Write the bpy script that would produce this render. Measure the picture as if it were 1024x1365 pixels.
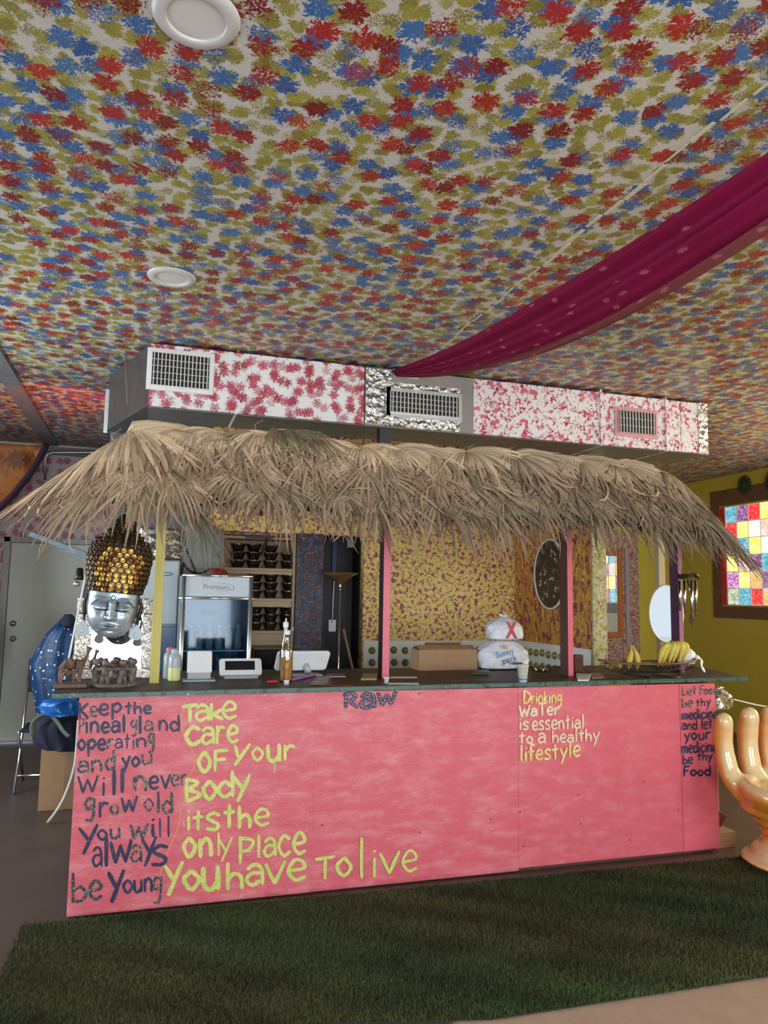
import bpy, bmesh, math, random
import numpy as np
from mathutils import Vector, Matrix, Euler
for o in list(bpy.data.objects): bpy.data.objects.remove(o)
SC = bpy.context.scene; C = SC.collection; PI = math.pi
RND = random.Random(7)

# ------------------------------------------------------------------ camera
F_PX, PITCH, ROLL, YAW, EYE = 1007., .1107, .0165, .3024, 1.55
_cy, _sy = math.cos(YAW), math.sin(YAW)
_r = Vector((_cy, -_sy, 0)); FW = Vector((_sy*math.cos(PITCH), _cy*math.cos(PITCH), math.sin(PITCH)))
_u = _r.cross(FW)
RT = _r*math.cos(ROLL) + _u*math.sin(ROLL); UP = _u*math.cos(ROLL) - _r*math.sin(ROLL)
cd = bpy.data.cameras.new('camera'); cam = bpy.data.objects.new('camera', cd); C.objects.link(cam)
cd.sensor_fit = 'VERTICAL'; cd.sensor_height = 36; cd.lens = F_PX/1365*36; cd.clip_start = .05
cam.matrix_world = Matrix(((RT.x, UP.x, -FW.x, 0), (RT.y, UP.y, -FW.y, 0), (RT.z, UP.z, -FW.z, EYE), (0, 0, 0, 1)))
SC.camera = cam
def U(px, py, ax, v):
    """point of the plane ax=v that a photo pixel shows (used to read real positions off the photo)"""
    d = RT*((px-512)/F_PX) - UP*((py-682.5)/F_PX) + FW
    i = 'xyz'.index(ax); o = Vector((0, 0, EYE)); t = (v-o[i])/d[i]
    return o + d*t

# ------------------------------------------------------------------ world, light, exposure
W = bpy.data.worlds.new('world'); SC.world = W; W.use_nodes = True
bg = W.node_tree.nodes['Background']; bg.inputs[0].default_value = (.80, .90, 1, 1); bg.inputs[1].default_value = 0.6
def area(name, loc, rot, sx, sy, power, col):
    l = bpy.data.lights.new(name, 'AREA'); l.shape = 'RECTANGLE'; l.size = sx; l.size_y = sy; l.energy = power; l.color = col
    o = bpy.data.objects.new(name, l); C.objects.link(o); o.location = loc; o.rotation_euler = rot; return o
# daylight entering by the shop-front windows behind the camera, plus added fills right and left
area('daylight_shopfront', (.2, -2.95, 1.55), (PI/2, 0, 0), 2.6, 2.3, 150, (.90, .96, 1))
area('daylight_shopfront_right', (4.2, -2.95, 1.55), (PI/2, 0, 0), 2.6, 2.3, 110, (.90, .96, 1))
area('warm_fill_right', (6.84, 3.8, 2.1), (0, PI/2, 0), 1.2, 2.0, 90, (1, .80, .48))  # added warm fill on the unseen right wall
area('cool_fill_left', (-2.9, 4.6, 1.7), (0, -PI/2, 0), 1.4, 2.2, 80, (.85, .95, 1))  # fill added to brighten the door side; this wall has no opening
def point(name, loc, e, col, r=.05):
    l = bpy.data.lights.new(name, 'POINT'); l.energy = e; l.color = col; l.shadow_soft_size = r
    o = bpy.data.objects.new(name, l); C.objects.link(o); o.location = loc
sl = bpy.data.lights.new('red_party_spot', 'SPOT'); sl.energy = 28; sl.color = (1, .05, .03); sl.spot_size = 1.15; sl.spot_blend = .8; sl.shadow_soft_size = .02
so_ = bpy.data.objects.new('red_party_spot', sl); C.objects.link(so_); so_.location = (-.34, 6.0, 2.30); so_.rotation_euler = Vector((-.42, .55, .80)).to_track_quat('-Z', 'Y').to_euler()
SC.view_settings.view_transform = 'Standard'; SC.view_settings.look = 'None'
SC.view_settings.gamma = 1; SC.view_settings.use_curve_mapping = False; SC.view_settings.exposure = 0.62

# ------------------------------------------------------------------ materials
class N:
    def __init__(s, name):
        s.m = bpy.data.materials.new(name); s.m.use_nodes = True; s.t = s.m.node_tree
        s.b = s.t.nodes['Principled BSDF']; s._c = None
    def node(s, ty, **k):
        n = s.t.nodes.new(ty)
        for a, v in k.items(): setattr(n, a, v)
        return n
    def put(s, sock, v):
        if v is None: return
        if isinstance(v, (int, float)):
            if sock.type in ('VECTOR',): sock.default_value = (v, v, v)
            else: sock.default_value = v
        elif isinstance(v, (tuple, list)): sock.default_value = tuple(v)+(1,) if (sock.type == 'RGBA' and len(v) == 3) else tuple(v)
        else: s.t.links.new(v, sock)
    @property
    def co(s):
        if s._c is None: s._c = s.node('ShaderNodeTexCoord')
        return s._c.outputs['Object']
    def math(s, op, a, b=0., c=None, clamp=False):
        n = s.node('ShaderNodeMath', operation=op, use_clamp=clamp); s.put(n.inputs[0], a); s.put(n.inputs[1], b)
        if c is not None: s.put(n.inputs[2], c)
        return n.outputs[0]
    def vec(s, op, a, b=None):
        n = s.node('ShaderNodeVectorMath', operation=op); s.put(n.inputs[0], a)
        if b is not None: s.put(n.inputs[3 if op == 'SCALE' else 1], b)
        return n.outputs['Value' if op in ('LENGTH', 'DISTANCE', 'DOT_PRODUCT') else 'Vector']
    def sep(s, v):
        n = s.node('ShaderNodeSeparateXYZ'); s.put(n.inputs[0], v); return n.outputs
    def noise(s, scale, detail=3, rough=.5, vec=None, dist=0, col=False):
        n = s.node('ShaderNodeTexNoise'); s.put(n.inputs['Vector'], vec if vec is not None else s.co)
        n.inputs['Scale'].default_value = scale; n.inputs['Detail'].default_value = detail
        n.inputs['Roughness'].default_value = rough; n.inputs['Distortion'].default_value = dist
        return n.outputs['Color' if col else 'Fac']
    def step(s, v, lo, hi):
        n = s.node('ShaderNodeMapRange'); n.inputs[1].default_value = lo; n.inputs[2].default_value = hi
        s.put(n.inputs[0], v); n.interpolation_type = 'SMOOTHSTEP'; return n.outputs[0]
    def mix(s, f, a, b):
        n = s.node('ShaderNodeMix', data_type='RGBA'); s.put(n.inputs['Factor'], f); s.put(n.inputs[6], a); s.put(n.inputs[7], b)
        return n.outputs[2]
    def offset(s, v, vec=None): return s.vec('ADD', vec if vec is not None else s.co, v)
    def scale(s, v, vec=None): return s.vec('MULTIPLY', vec if vec is not None else s.co, v)
    def bump(s, h, strength=.3, dist=.01):
        n = s.node('ShaderNodeBump'); n.inputs['Strength'].default_value = strength; n.inputs['Distance'].default_value = dist
        s.put(n.inputs['Height'], h); s.put(s.b.inputs['Normal'], n.outputs[0])
    def out(s, col=None, rough=.5, metal=0, **k):
        s.put(s.b.inputs['Base Color'], col); s.put(s.b.inputs['Roughness'], rough); s.put(s.b.inputs['Metallic'], metal)
        for a, v in k.items(): s.put(s.b.inputs[a.replace('_', ' ')], v)
        return s.m
_mc = {}
def flat(name, col, rough=.5, metal=0, var=.12, scale=12, bump=.0, **k):
    """plain paint/plastic/metal with slight procedural mottling"""
    if name in _mc: return _mc[name]
    n = N(name); a = tuple(c*(1-var) for c in col); b = tuple(min(1, c*(1+var)) for c in col)
    nz = n.noise(scale, 4)
    if bump: n.bump(n.noise(scale*4, 3), bump, .004)
    _mc[name] = n.out(n.mix(nz, a, b), rough, metal, **k); return _mc[name]
def flower(n, vec, sc, R, petals=5, torn=.35, keep=1.0):
    """stamped-flower mask per voronoi cell; returns mask, cell colour"""
    v = n.node('ShaderNodeTexVoronoi', voronoi_dimensions='2D'); n.put(v.inputs['Vector'], vec); v.inputs['Scale'].default_value = sc
    v.inputs['Randomness'].default_value = .75
    loc = n.vec('SUBTRACT', vec, v.outputs['Position']); x, y, _ = n.sep(loc); c = n.sep(v.outputs['Color'])
    r = n.math('DIVIDE', n.math('SQRT', n.math('ADD', n.math('MULTIPLY', x, x), n.math('MULTIPLY', y, y))), R)
    a = n.math('ADD', n.math('ARCTAN2', y, x), n.math('MULTIPLY', c[0], 6.3))
    a = n.math('ADD', a, n.math('MULTIPLY', n.noise(sc*2.5, 2, vec=vec), 1.2))
    pet = n.math('ABSOLUTE', n.math('SINE', n.math('MULTIPLY', a, petals/2)))
    shape = n.math('ADD', .66, n.math('MULTIPLY', n.math('POWER', pet, .7), .42))
    fine = n.noise(sc*9, 4, .7, vec=vec)
    edge = n.math('SUBTRACT', shape, n.math('ADD', r, n.math('MULTIPLY', n.math('SUBTRACT', fine, .5), torn*4)))
    cv = n.node('ShaderNodeCombineXYZ'); n.put(cv.inputs[0], n.math('MULTIPLY', a, 4.2)); n.put(cv.inputs[1], n.math('MULTIPLY', r, 1.6)); n.put(cv.inputs[2], n.math('MULTIPLY', c[1], 40))
    streak = n.noise(1.6, 3, .6, vec=cv.outputs[0])
    edge = n.math('SUBTRACT', edge, n.math('MULTIPLY', n.math('SUBTRACT', streak, .45), 1.8))
    m = n.math('MULTIPLY', n.step(edge, -.03, .05), n.step(n.math('SUBTRACT', .66, streak), .02, .07))
    dry = n.noise(sc*16, 2, .6, vec=n.offset((3.1, 1.7, 0), vec))
    m = n.math('MULTIPLY', m, n.step(n.math('SUBTRACT', dry, n.math('MULTIPLY', c[2], .30)), .16, .22))
    if keep < 1: m = n.math('MULTIPLY', m, n.math('LESS_THAN', c[1], keep))
    return m, c
def swz(n, ax):
    """2-D coordinates in the plane of a wall: ax = 'xz' or 'yz' or 'xy'"""
    s = n.sep(n.co); c = n.node('ShaderNodeCombineXYZ')
    n.put(c.inputs[0], s['xyz'.index(ax[0])]); n.put(c.inputs[1], s['xyz'.index(ax[1])]); return c.outputs[0]
def m_ceiling():
    n = N('ceiling_stamped_flowers'); P = swz(n, 'xy')
    wob = n.vec('SCALE', n.vec('SUBTRACT', n.noise(3, 2, vec=P, col=True), (.5, .5, .5)), .05)
    P = n.vec('ADD', P, wob)
    base = n.mix(n.noise(2.2, 4), (.47, .45, .41), (.60, .575, .53))
    # olive leaf dabs
    for off, sc, R, pt in (((5.3, 2.2, 0), 14.5, .029, 3), ((1.3, 8.2, 0), 12, .032, 2)):
        g, gc = flower(n, n.offset(off, P), sc, R, pt, .22)
        olive = n.mix(gc[1], (.19, .165, .022), (.33, .31, .05)); base = n.mix(g, base, olive)
    m1, c1 = flower(n, n.offset((9, 4, 0), P), 8.8, .045, 5, .36, .74)
    base = n.mix(m1, base, n.mix(c1[0], (.022, .085, .28), (.04, .15, .38)))
    m2, c2 = flower(n, n.offset((2.4, 6.1, 0), P), 8.8, .045, 6, .38, .72)
    base = n.mix(m2, base, n.mix(c2[0], (.17, .008, .012), (.40, .022, .018)))
    n.bump(n.noise(55, 4, .6), .35, .006)
    return n.out(base, n.math('ADD', .30, n.math('MULTIPLY', n.noise(8, 2), .25)), Specular_IOR_Level=.5)
def m_stamp(name, ax, base, cols, sc, R, petals=5, keep=.8, rough=.5, metal=0, torn=.45):
    n = N(name); P = swz(n, ax); b = n.mix(n.noise(3, 3), tuple(c*.88 for c in base), base)
    for i, c in enumerate(cols):
        m, cc = flower(n, n.offset((3.7*i+1, 2.3*i, 0), P), sc*(1+.13*i), R, petals, torn, keep)
        b = n.mix(m, b, n.mix(cc[0], tuple(q*.75 for q in c), c))
    n.bump(n.noise(40, 3), .2, .004)
    return n.out(b, rough, metal)
def m_splotch(name, base, layers, rough=.55, bump=.3, stretch=(1, 1, 1)):
    """sponged paint: layers = (colour, scale, threshold)"""
    n = N(name); v = n.scale(stretch); b = n.mix(n.noise(2, 3), tuple(c*.85 for c in base), base)
    for i, (c, s, th) in enumerate(layers):
        m = n.step(n.noise(s, 5, .65, vec=n.offset((i*7.3, i*3.1, i*5.7), v), dist=.6), th-.02, th+.02)
        b = n.mix(m, b, c)
    n.bump(n.noise(60, 3), bump, .004)
    return n.out(b, rough)
M = {}
M['ceiling'] = m_ceiling()
M['wall_stamp'] = m_stamp('white_wall_pink_stamps', 'xz', (.62, .55, .55), [(.46, .10, .15)], 10, .042, 6, .85)
M['duct'] = m_stamp('duct_white_red_stamps', 'xz', (.80, .80, .80), [(.36, .01, .03), (.50, .05, .10), (.45, .03, .07)], 10.5, .032, 6, .62, .35, 0, .75)
M['duct_smear'] = m_splotch('duct_white_pink_smears', (.80, .78, .78), [((.60, .12, .20), 16, .575), ((.66, .10, .14), 5, .66), ((.34, .01, .05), 38, .575), ((.62, .10, .18), 24, .60)], .35)
M['foil'] = None
def m_foil():
    n = N('crinkled_foil_tape'); v = n.node('ShaderNodeTexVoronoi'); n.put(v.inputs['Vector'], n.vec('ADD', n.co, n.vec('SCALE', n.noise(9, 3, col=True), .1))); v.inputs['Scale'].default_value = 22
    n.bump(n.math('ADD', v.outputs[0], n.noise(30, 4)), .9, .02)
    return n.out(n.mix(n.noise(6, 3), (.42, .42, .42), (.62, .61, .60)), .28, .9)
M['foil'] = m_foil()
M['yellow_sponge'] = m_splotch('yellow_wall_maroon_sponge', (.90, .66, .14), [((.86, .72, .34), 30, .55), ((.36, .035, .11), 30, .53), ((.55, .20, .08), 60, .60), ((.38, .03, .13), 2.2, .58)] and [((.86, .72, .34), 30, .55), ((.36, .035, .11), 30, .538), ((.55, .20, .08), 60, .61)])
M['orange_sponge'] = m_splotch('orange_wall_maroon_sponge', (.55, .27, .045), [((.72, .48, .10), 30, .56), ((.28, .025, .08), 22, .54)], stretch=(1, 1, .6))
M['dark_sponge'] = m_splotch('dark_blue_plum_sponge', (.03, .025, .035), [((.10, .03, .04), 16, .52), ((.05, .07, .16), 22, .56), ((.30, .27, .28), 50, .63)])
M['olive_sponge'] = m_splotch('pale_olive_pink_sponge', (.50, .48, .26), [((.30, .10, .14), 26, .56), ((.30, .30, .06), 18, .55), ((.60, .56, .44), 40, .58)])
M['mosaic'] = m_splotch('multicolour_sponge', (.40, .30, .22), [((.36, .04, .03), 24, .52), ((.10, .12, .30), 28, .57), ((.62, .50, .22), 34, .58), ((.60, .52, .48), 46, .61)])
M['win_border'] = m_splotch('window_border_sponge', (.13, .075, .05), [((.22, .05, .04), 22, .54), ((.12, .15, .05), 26, .58), ((.36, .22, .14), 40, .62)])
M['yellow'] = flat('yellow_wall_paint', (.54, .45, .055), .45, var=.07, scale=3, bump=.15)
M['grey_mottle'] = m_splotch('pale_blue_mottle', (.30, .34, .36), [((.12, .20, .34), 14, .52), ((.40, .42, .26), 22, .58), ((.60, .60, .60), 44, .62)])
def m_pink():
    n = N('pink_painted_plywood'); st = n.scale((1, 1, 3))
    b = n.mix(n.noise(3, 5, .6, vec=st), (.62, .095, .135), (.71, .135, .175))
    sx = n.sep(n.co)
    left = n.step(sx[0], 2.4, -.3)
    wash = n.math('MULTIPLY', n.step(n.noise(5, 6, .7, vec=n.offset((3, 0, 1), st)), .42, .75), n.math('ADD', .12, n.math('MULTIPLY', left, .55)))  # paler brush scuffs, stronger leftwards to paint in the gloss
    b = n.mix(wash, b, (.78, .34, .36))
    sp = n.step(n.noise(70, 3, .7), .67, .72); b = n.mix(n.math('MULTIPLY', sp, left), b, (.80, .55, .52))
    low_band = n.math('MULTIPLY', n.step(n.math('ADD', sx[2], n.math('MULTIPLY', n.noise(6, 3), .06)), .07, .02), .55)  # boards get darker towards the bottom
    b = n.mix(low_band, b, (.16, .05, .05))
    n.bump(n.noise(28, 5, .65, vec=n.scale((1, 1, 3))), .35, .004)
    return n.out(b, n.math('ADD', .28, n.math('MULTIPLY', n.noise(9, 3), .3)), Specular_IOR_Level=.45)
M['pink'] = m_pink()
M['pink_post'] = flat('pink_post_paint', (.68, .11, .17), .4, var=.15, bump=.2)
def m_wood(name, a, b, sc=1., rough=.55, axis=2):
    n = N(name); s = [14*sc]*3; s[axis] = 1.2*sc
    g = n.noise(2.2, 5, .6, vec=n.scale(tuple(s)), dist=.4); n.bump(g, .25, .003); return n.out(n.mix(g, a, b), rough)
M['yellow_post'] = m_wood('worn_yellow_post', (.42, .34, .07), (.66, .58, .16))
M['dark_post'] = m_wood('dark_brown_post', (.07, .022, .015), (.13, .045, .03))
M['purple_post'] = m_wood('purple_post', (.07, .025, .07), (.13, .05, .12))
M['beige_post'] = m_wood('beige_post', (.38, .32, .20), (.55, .48, .32))
M['tan_wood'] = m_wood('tan_shelf_wood', (.34, .22, .12), (.50, .36, .22), axis=0)
M['orange_wood'] = m_wood('orange_frame_wood', (.34, .10, .025), (.50, .18, .05))
M['carved'] = m_wood('dark_carved_wood', (.09, .045, .03), (.19, .10, .065), 2)
M['clay'] = m_splotch('grey_brown_clay', (.13, .10, .09), [((.20, .16, .14), 20, .55)])
M['green_edge'] = m_splotch('green_painted_edge', (.045, .12, .085), [((.02, .03, .025), 18, .56), ((.35, .42, .38), 40, .66)], .4)
M['top'] = m_splotch('worn_dark_counter_top', (.030, .021, .017), [((.075, .06, .05), 9, .56), ((.10, .022, .018), 5, .58), ((.24, .21, .18), 30, .67)], .5, stretch=(.5, 2, 1))
M['black'] = flat('black_plastic', (.012, .012, .014), .4)
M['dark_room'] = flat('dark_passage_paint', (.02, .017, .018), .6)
M['blue_paint'] = flat('deep_blue_paint', (.02, .04, .16), .5)
M['white'] = flat('white_plastic', (.78, .80, .82), .35, var=.04)
M['offwhite'] = flat('offwhite_paint', (.60, .60, .56), .5, var=.08)
M['door'] = flat('pale_grey_green_door', (.62, .66, .58), .45, var=.08, scale=3, bump=.1)
M['chrome'] = flat('chrome', (.70, .72, .75), .18, 1)
M['steel'] = flat('brushed_steel', (.50, .53, .56), .32, .9)
M['silver_plastic'] = flat('silver_plastic', (.42, .47, .50), .48, .15)
M['dark_metal'] = flat('dark_wire', (.03, .025, .02), .45, .7)
M['mirror'] = flat('mirror_glass', (.92, .95, .95), .02, 1, var=.01)
M['brown_shade'] = flat('amber_brown_shade', (.16, .08, .02), .3)
M['card'] = flat('cardboard', (.34, .20, .10), .75, var=.15)
M['navy'] = m_splotch('navy_lettering_paint', (.018, .022, .075), [((.04, .05, .11), 30, .55), ((.35, .35, .30), 110, .68)], .5)
M['navy_glitter'] = m_splotch('navy_gold_speckled_paint', (.03, .035, .06), [((.30, .30, .18), 85, .56), ((.08, .11, .13), 50, .6)], .5)
M['lime'] = m_splotch('lime_yellow_lettering_paint', (.76, .72, .22), [((.50, .66, .13), 30, .50), ((.80, .62, .30), 60, .62)], .4)
M['amber'] = m_splotch('amber_yellow_lettering_paint', (.80, .56, .14), [((.80, .68, .40), 40, .53)], .4)
M['cream_paint'] = m_splotch('cream_lettering_paint', (.82, .70, .48), [((.80, .50, .30), 50, .56)], .4)
M['orange_line'] = flat('thin_orange_line_paint', (.74, .26, .12), .45, var=.25, scale=60)
M['white_dot'] = flat('white_dot_paint', (.80, .80, .82), .4)
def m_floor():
    n = N('worn_concrete_painted_light'); s = n.sep(n.co)
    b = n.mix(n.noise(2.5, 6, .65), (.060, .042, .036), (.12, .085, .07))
    worn = n.step(n.math('ADD', n.math('MULTIPLY', n.step(s[1], 3.0, 2.6), n.step(s[0], .9, 1.3)), n.math('MULTIPLY', n.math('SUBTRACT', n.noise(4, 5), .5), .7)), .42, .62)  # pale front-right zone puts the lit floor into the colour
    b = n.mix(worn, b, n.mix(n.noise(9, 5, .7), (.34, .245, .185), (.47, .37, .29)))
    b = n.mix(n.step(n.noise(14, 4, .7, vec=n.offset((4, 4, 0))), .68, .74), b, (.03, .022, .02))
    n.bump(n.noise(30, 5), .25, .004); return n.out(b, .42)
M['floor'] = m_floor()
def m_attr(name, rough=.7, mul=None, sss=0):
    n = N(name); a = n.node('ShaderNodeVertexColor', layer_name='col'); c = a.outputs[0]
    g = n.noise(60, 4, .7); c = n.mix(g, n.vec('SCALE', c, .72), n.vec('SCALE', c, 1.18))
    return n.out(c, rough)
M['thatch'] = m_attr('dry_palm_leaf', .75)
M['grass'] = m_attr('artificial_grass', .55)
M['turf_base'] = flat('turf_backing', (.022, .022, .010), .9)
def m_curtain():
    n = N('magenta_sari_cloth'); a = n.node('ShaderNodeUVMap'); uv = a.outputs[0]; s = n.sep(uv)
    m, c = flower(n, uv, 5.5, .022, 2, .3, .6)
    edge = n.math('GREATER_THAN', s[1], .80)
    b = n.mix(n.noise(5, 3), (.15, .002, .030), (.22, .004, .048)); b = n.mix(edge, b, (.17, .04, .04))
    b = n.mix(n.math('MULTIPLY', m, .45), b, (.50, .18, .20))
    return n.out(b, .75, 0, Specular_IOR_Level=.2)
M['curtain'] = m_curtain()
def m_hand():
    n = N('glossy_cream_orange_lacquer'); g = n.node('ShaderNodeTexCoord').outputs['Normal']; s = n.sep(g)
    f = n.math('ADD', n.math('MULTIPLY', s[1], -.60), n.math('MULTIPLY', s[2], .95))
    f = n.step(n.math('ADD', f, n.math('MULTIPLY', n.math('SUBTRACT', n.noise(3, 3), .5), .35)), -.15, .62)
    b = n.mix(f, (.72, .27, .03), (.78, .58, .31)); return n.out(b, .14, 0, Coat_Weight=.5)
M['hand'] = m_hand()
def m_glass(name, tint=(.8, .9, .95), gl=.12, rough=.03):
    n = N(name); t = n.node('ShaderNodeBsdfTransparent'); t.inputs[0].default_value = tint+(1,)
    g = n.node('ShaderNodeBsdfGlossy'); g.inputs['Roughness'].default_value = rough; g.inputs[0].default_value = (1, 1, 1, 1)
    fr = n.node('ShaderNodeFresnel'); fr.inputs[0].default_value = 1.36
    mx = n.node('ShaderNodeMixShader'); f = n.math('ADD', fr.outputs[0], gl, clamp=True)
    n.put(mx.inputs[0], f); n.put(mx.inputs[1], t.outputs[0]); n.put(mx.inputs[2], g.outputs[0])
    n.t.links.new(mx.outputs[0], n.t.nodes['Material Output'].inputs[0]); return n.m
M['glass'] = m_glass('door_glass', (.55, .70, .82), .0, .06)
M['bottle_glass'] = m_glass('clear_bottle_glass', (.80, .86, .84), .12)
M['bowl_glass'] = m_glass('smoked_bowl_glass', (.66, .60, .57), .10, .10)
M['bowl_rim'] = m_glass('greenish_bowl_glass', (.62, .80, .76), .30, .1)
M['clear_bag'] = m_glass('clear_plastic_film', (.80, .80, .80), .25, .12)
def m_bag():
    n = N('thin_white_plastic_bag'); n.bump(n.noise(16, 5, .6, dist=1.), .8, .02)
    return n.out(n.mix(n.noise(5, 3), (.55, .57, .66), (.80, .81, .84)), .35)
M['bag'] = m_bag()
def m_sequin(name, a, b):
    n = N(name); v = n.node('ShaderNodeTexVoronoi'); n.put(v.inputs['Vector'], n.co); v.inputs['Scale'].default_value = 38
    c = n.sep(v.outputs['Color']); dot = n.math('MULTIPLY', n.math('LESS_THAN', v.outputs[0], .28), n.math('GREATER_THAN', c[0], .72))
    n.bump(n.noise(12, 4), .6, .02)
    return n.out(n.mix(dot, n.mix(n.noise(6, 3), a, b), (.75, .85, .92)), n.math('SUBTRACT', .5, n.math('MULTIPLY', dot, .35)))
M['blue_sequin'] = m_sequin('blue_sequined_cloth', (.003, .022, .085), (.006, .065, .19))
M['blue_bag'] = flat('blue_plastic_bag', (.01, .12, .42), .25, var=.4, bump=.8)
M['navy_cloth'] = flat('navy_cloth', (.012, .014, .035), .8, var=.3, bump=.5)
M['sage_cloth'] = flat('sage_trim_cloth', (.14, .18, .15), .8, var=.3)
M['silver_face'] = None
def m_face():
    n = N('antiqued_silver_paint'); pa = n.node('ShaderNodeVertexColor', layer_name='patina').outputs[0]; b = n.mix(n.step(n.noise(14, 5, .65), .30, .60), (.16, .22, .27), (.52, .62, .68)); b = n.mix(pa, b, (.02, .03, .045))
    n.bump(n.noise(40, 3), .15, .003); return n.out(b, .34, .55)
M['silver_face'] = m_face()
M['mask_dark'] = flat('blackened_bronze', (.022, .014, .008), .4, .3)
def m_gold():
    n = N('rubbed_gold_paint'); b = n.mix(n.step(n.noise(14, 3), .38, .60), (.16, .055, .015), (.72, .46, .10)); return n.out(b, .3, .65)
M['gold'] = m_gold()
def m_ornate():
    n = N('antique_silver_relief'); v = n.node('ShaderNodeTexVoronoi'); n.put(v.inputs['Vector'], n.vec('ADD', n.co, n.vec('SCALE', n.noise(40, 2, col=True), .02))); v.inputs['Scale'].default_value = 75
    n.bump(v.outputs[0], .35, .006); return n.out(n.mix(n.step(v.outputs[0], .25, .8), (.74, .71, .64), (.28, .26, .22)), .35, .6)
M['ornate'] = m_ornate()
M['banana'] = m_splotch('banana_skin', (.62, .47, .07), [((.30, .17, .03), 30, .64), ((.45, .47, .09), 5, .6)], .5)
M['disc'] = m_splotch('olive_dome_tile', (.16, .15, .03), [((.36, .33, .08), 30, .52)], .25)
M['orange_juice'] = flat('orange_dressing', (.62, .27, .025), .35, var=.15, scale=20)
M['lemon'] = flat('pale_yellow_dressing', (.62, .62, .24), .4)
M['translucent'] = flat('frosted_squeeze_plastic', (.48, .56, .60), .3, Transmission_Weight=.25)
M['purple'] = flat('purple_plastic', (.35, .12, .36), .4)
M['red'] = flat('red_plastic', (.50, .02, .03), .35)
M['deep_red'] = flat('dark_red_leather', (.12, .012, .012), .35)
M['red_print'] = flat('red_bag_print', (.55, .02, .06), .4)
M['blue_print'] = flat('blue_bag_print', (.02, .22, .55), .4)
M['orange_print'] = flat('orange_bag_print', (.75, .28, .10), .4)
M['ink'] = flat('dark_ink', (.03, .04, .12), .4)
M['grey_ink'] = flat('grey_emblem', (.12, .13, .15), .35)
M['paper'] = flat('white_paper', (.72, .72, .70), .7, var=.05)
M['green_metal'] = flat('green_patina', (.035, .075, .035), .4, .3, var=.4)
M['batik'] = m_splotch('orange_batik_cloth', (.30, .10, .012), [((.20, .05, .01), 5, .52), ((.38, .15, .02), 9, .6)], .6)
M['batik_edge'] = flat('plum_cloth_border', (.035, .012, .03), .7)
M['grille_dark'] = flat('grille_backing', (.02, .018, .015), .8)
M['lens'] = flat('frosted_lamp_lens', (.62, .61, .58), .4, var=.03)
M['swirl'] = m_splotch('black_tile_pale_swirls', (.020, .016, .012), [((.10, .08, .05), 14, .57), ((.50, .46, .38), 20, .66)], .3)
def m_pane(name, col, wh, st):
    n = N(name); v = n.noise(26, 4, .7, dist=1.6); k = n.step(v, .47, .57)
    c = n.mix(n.math('MULTIPLY', k, wh), col, (1., .97, .92)); n.bump(v, .5, .01)
    return n.out(n.vec('SCALE', c, .4), .3, 0, Emission_Color=c, Emission_Strength=st)

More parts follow.
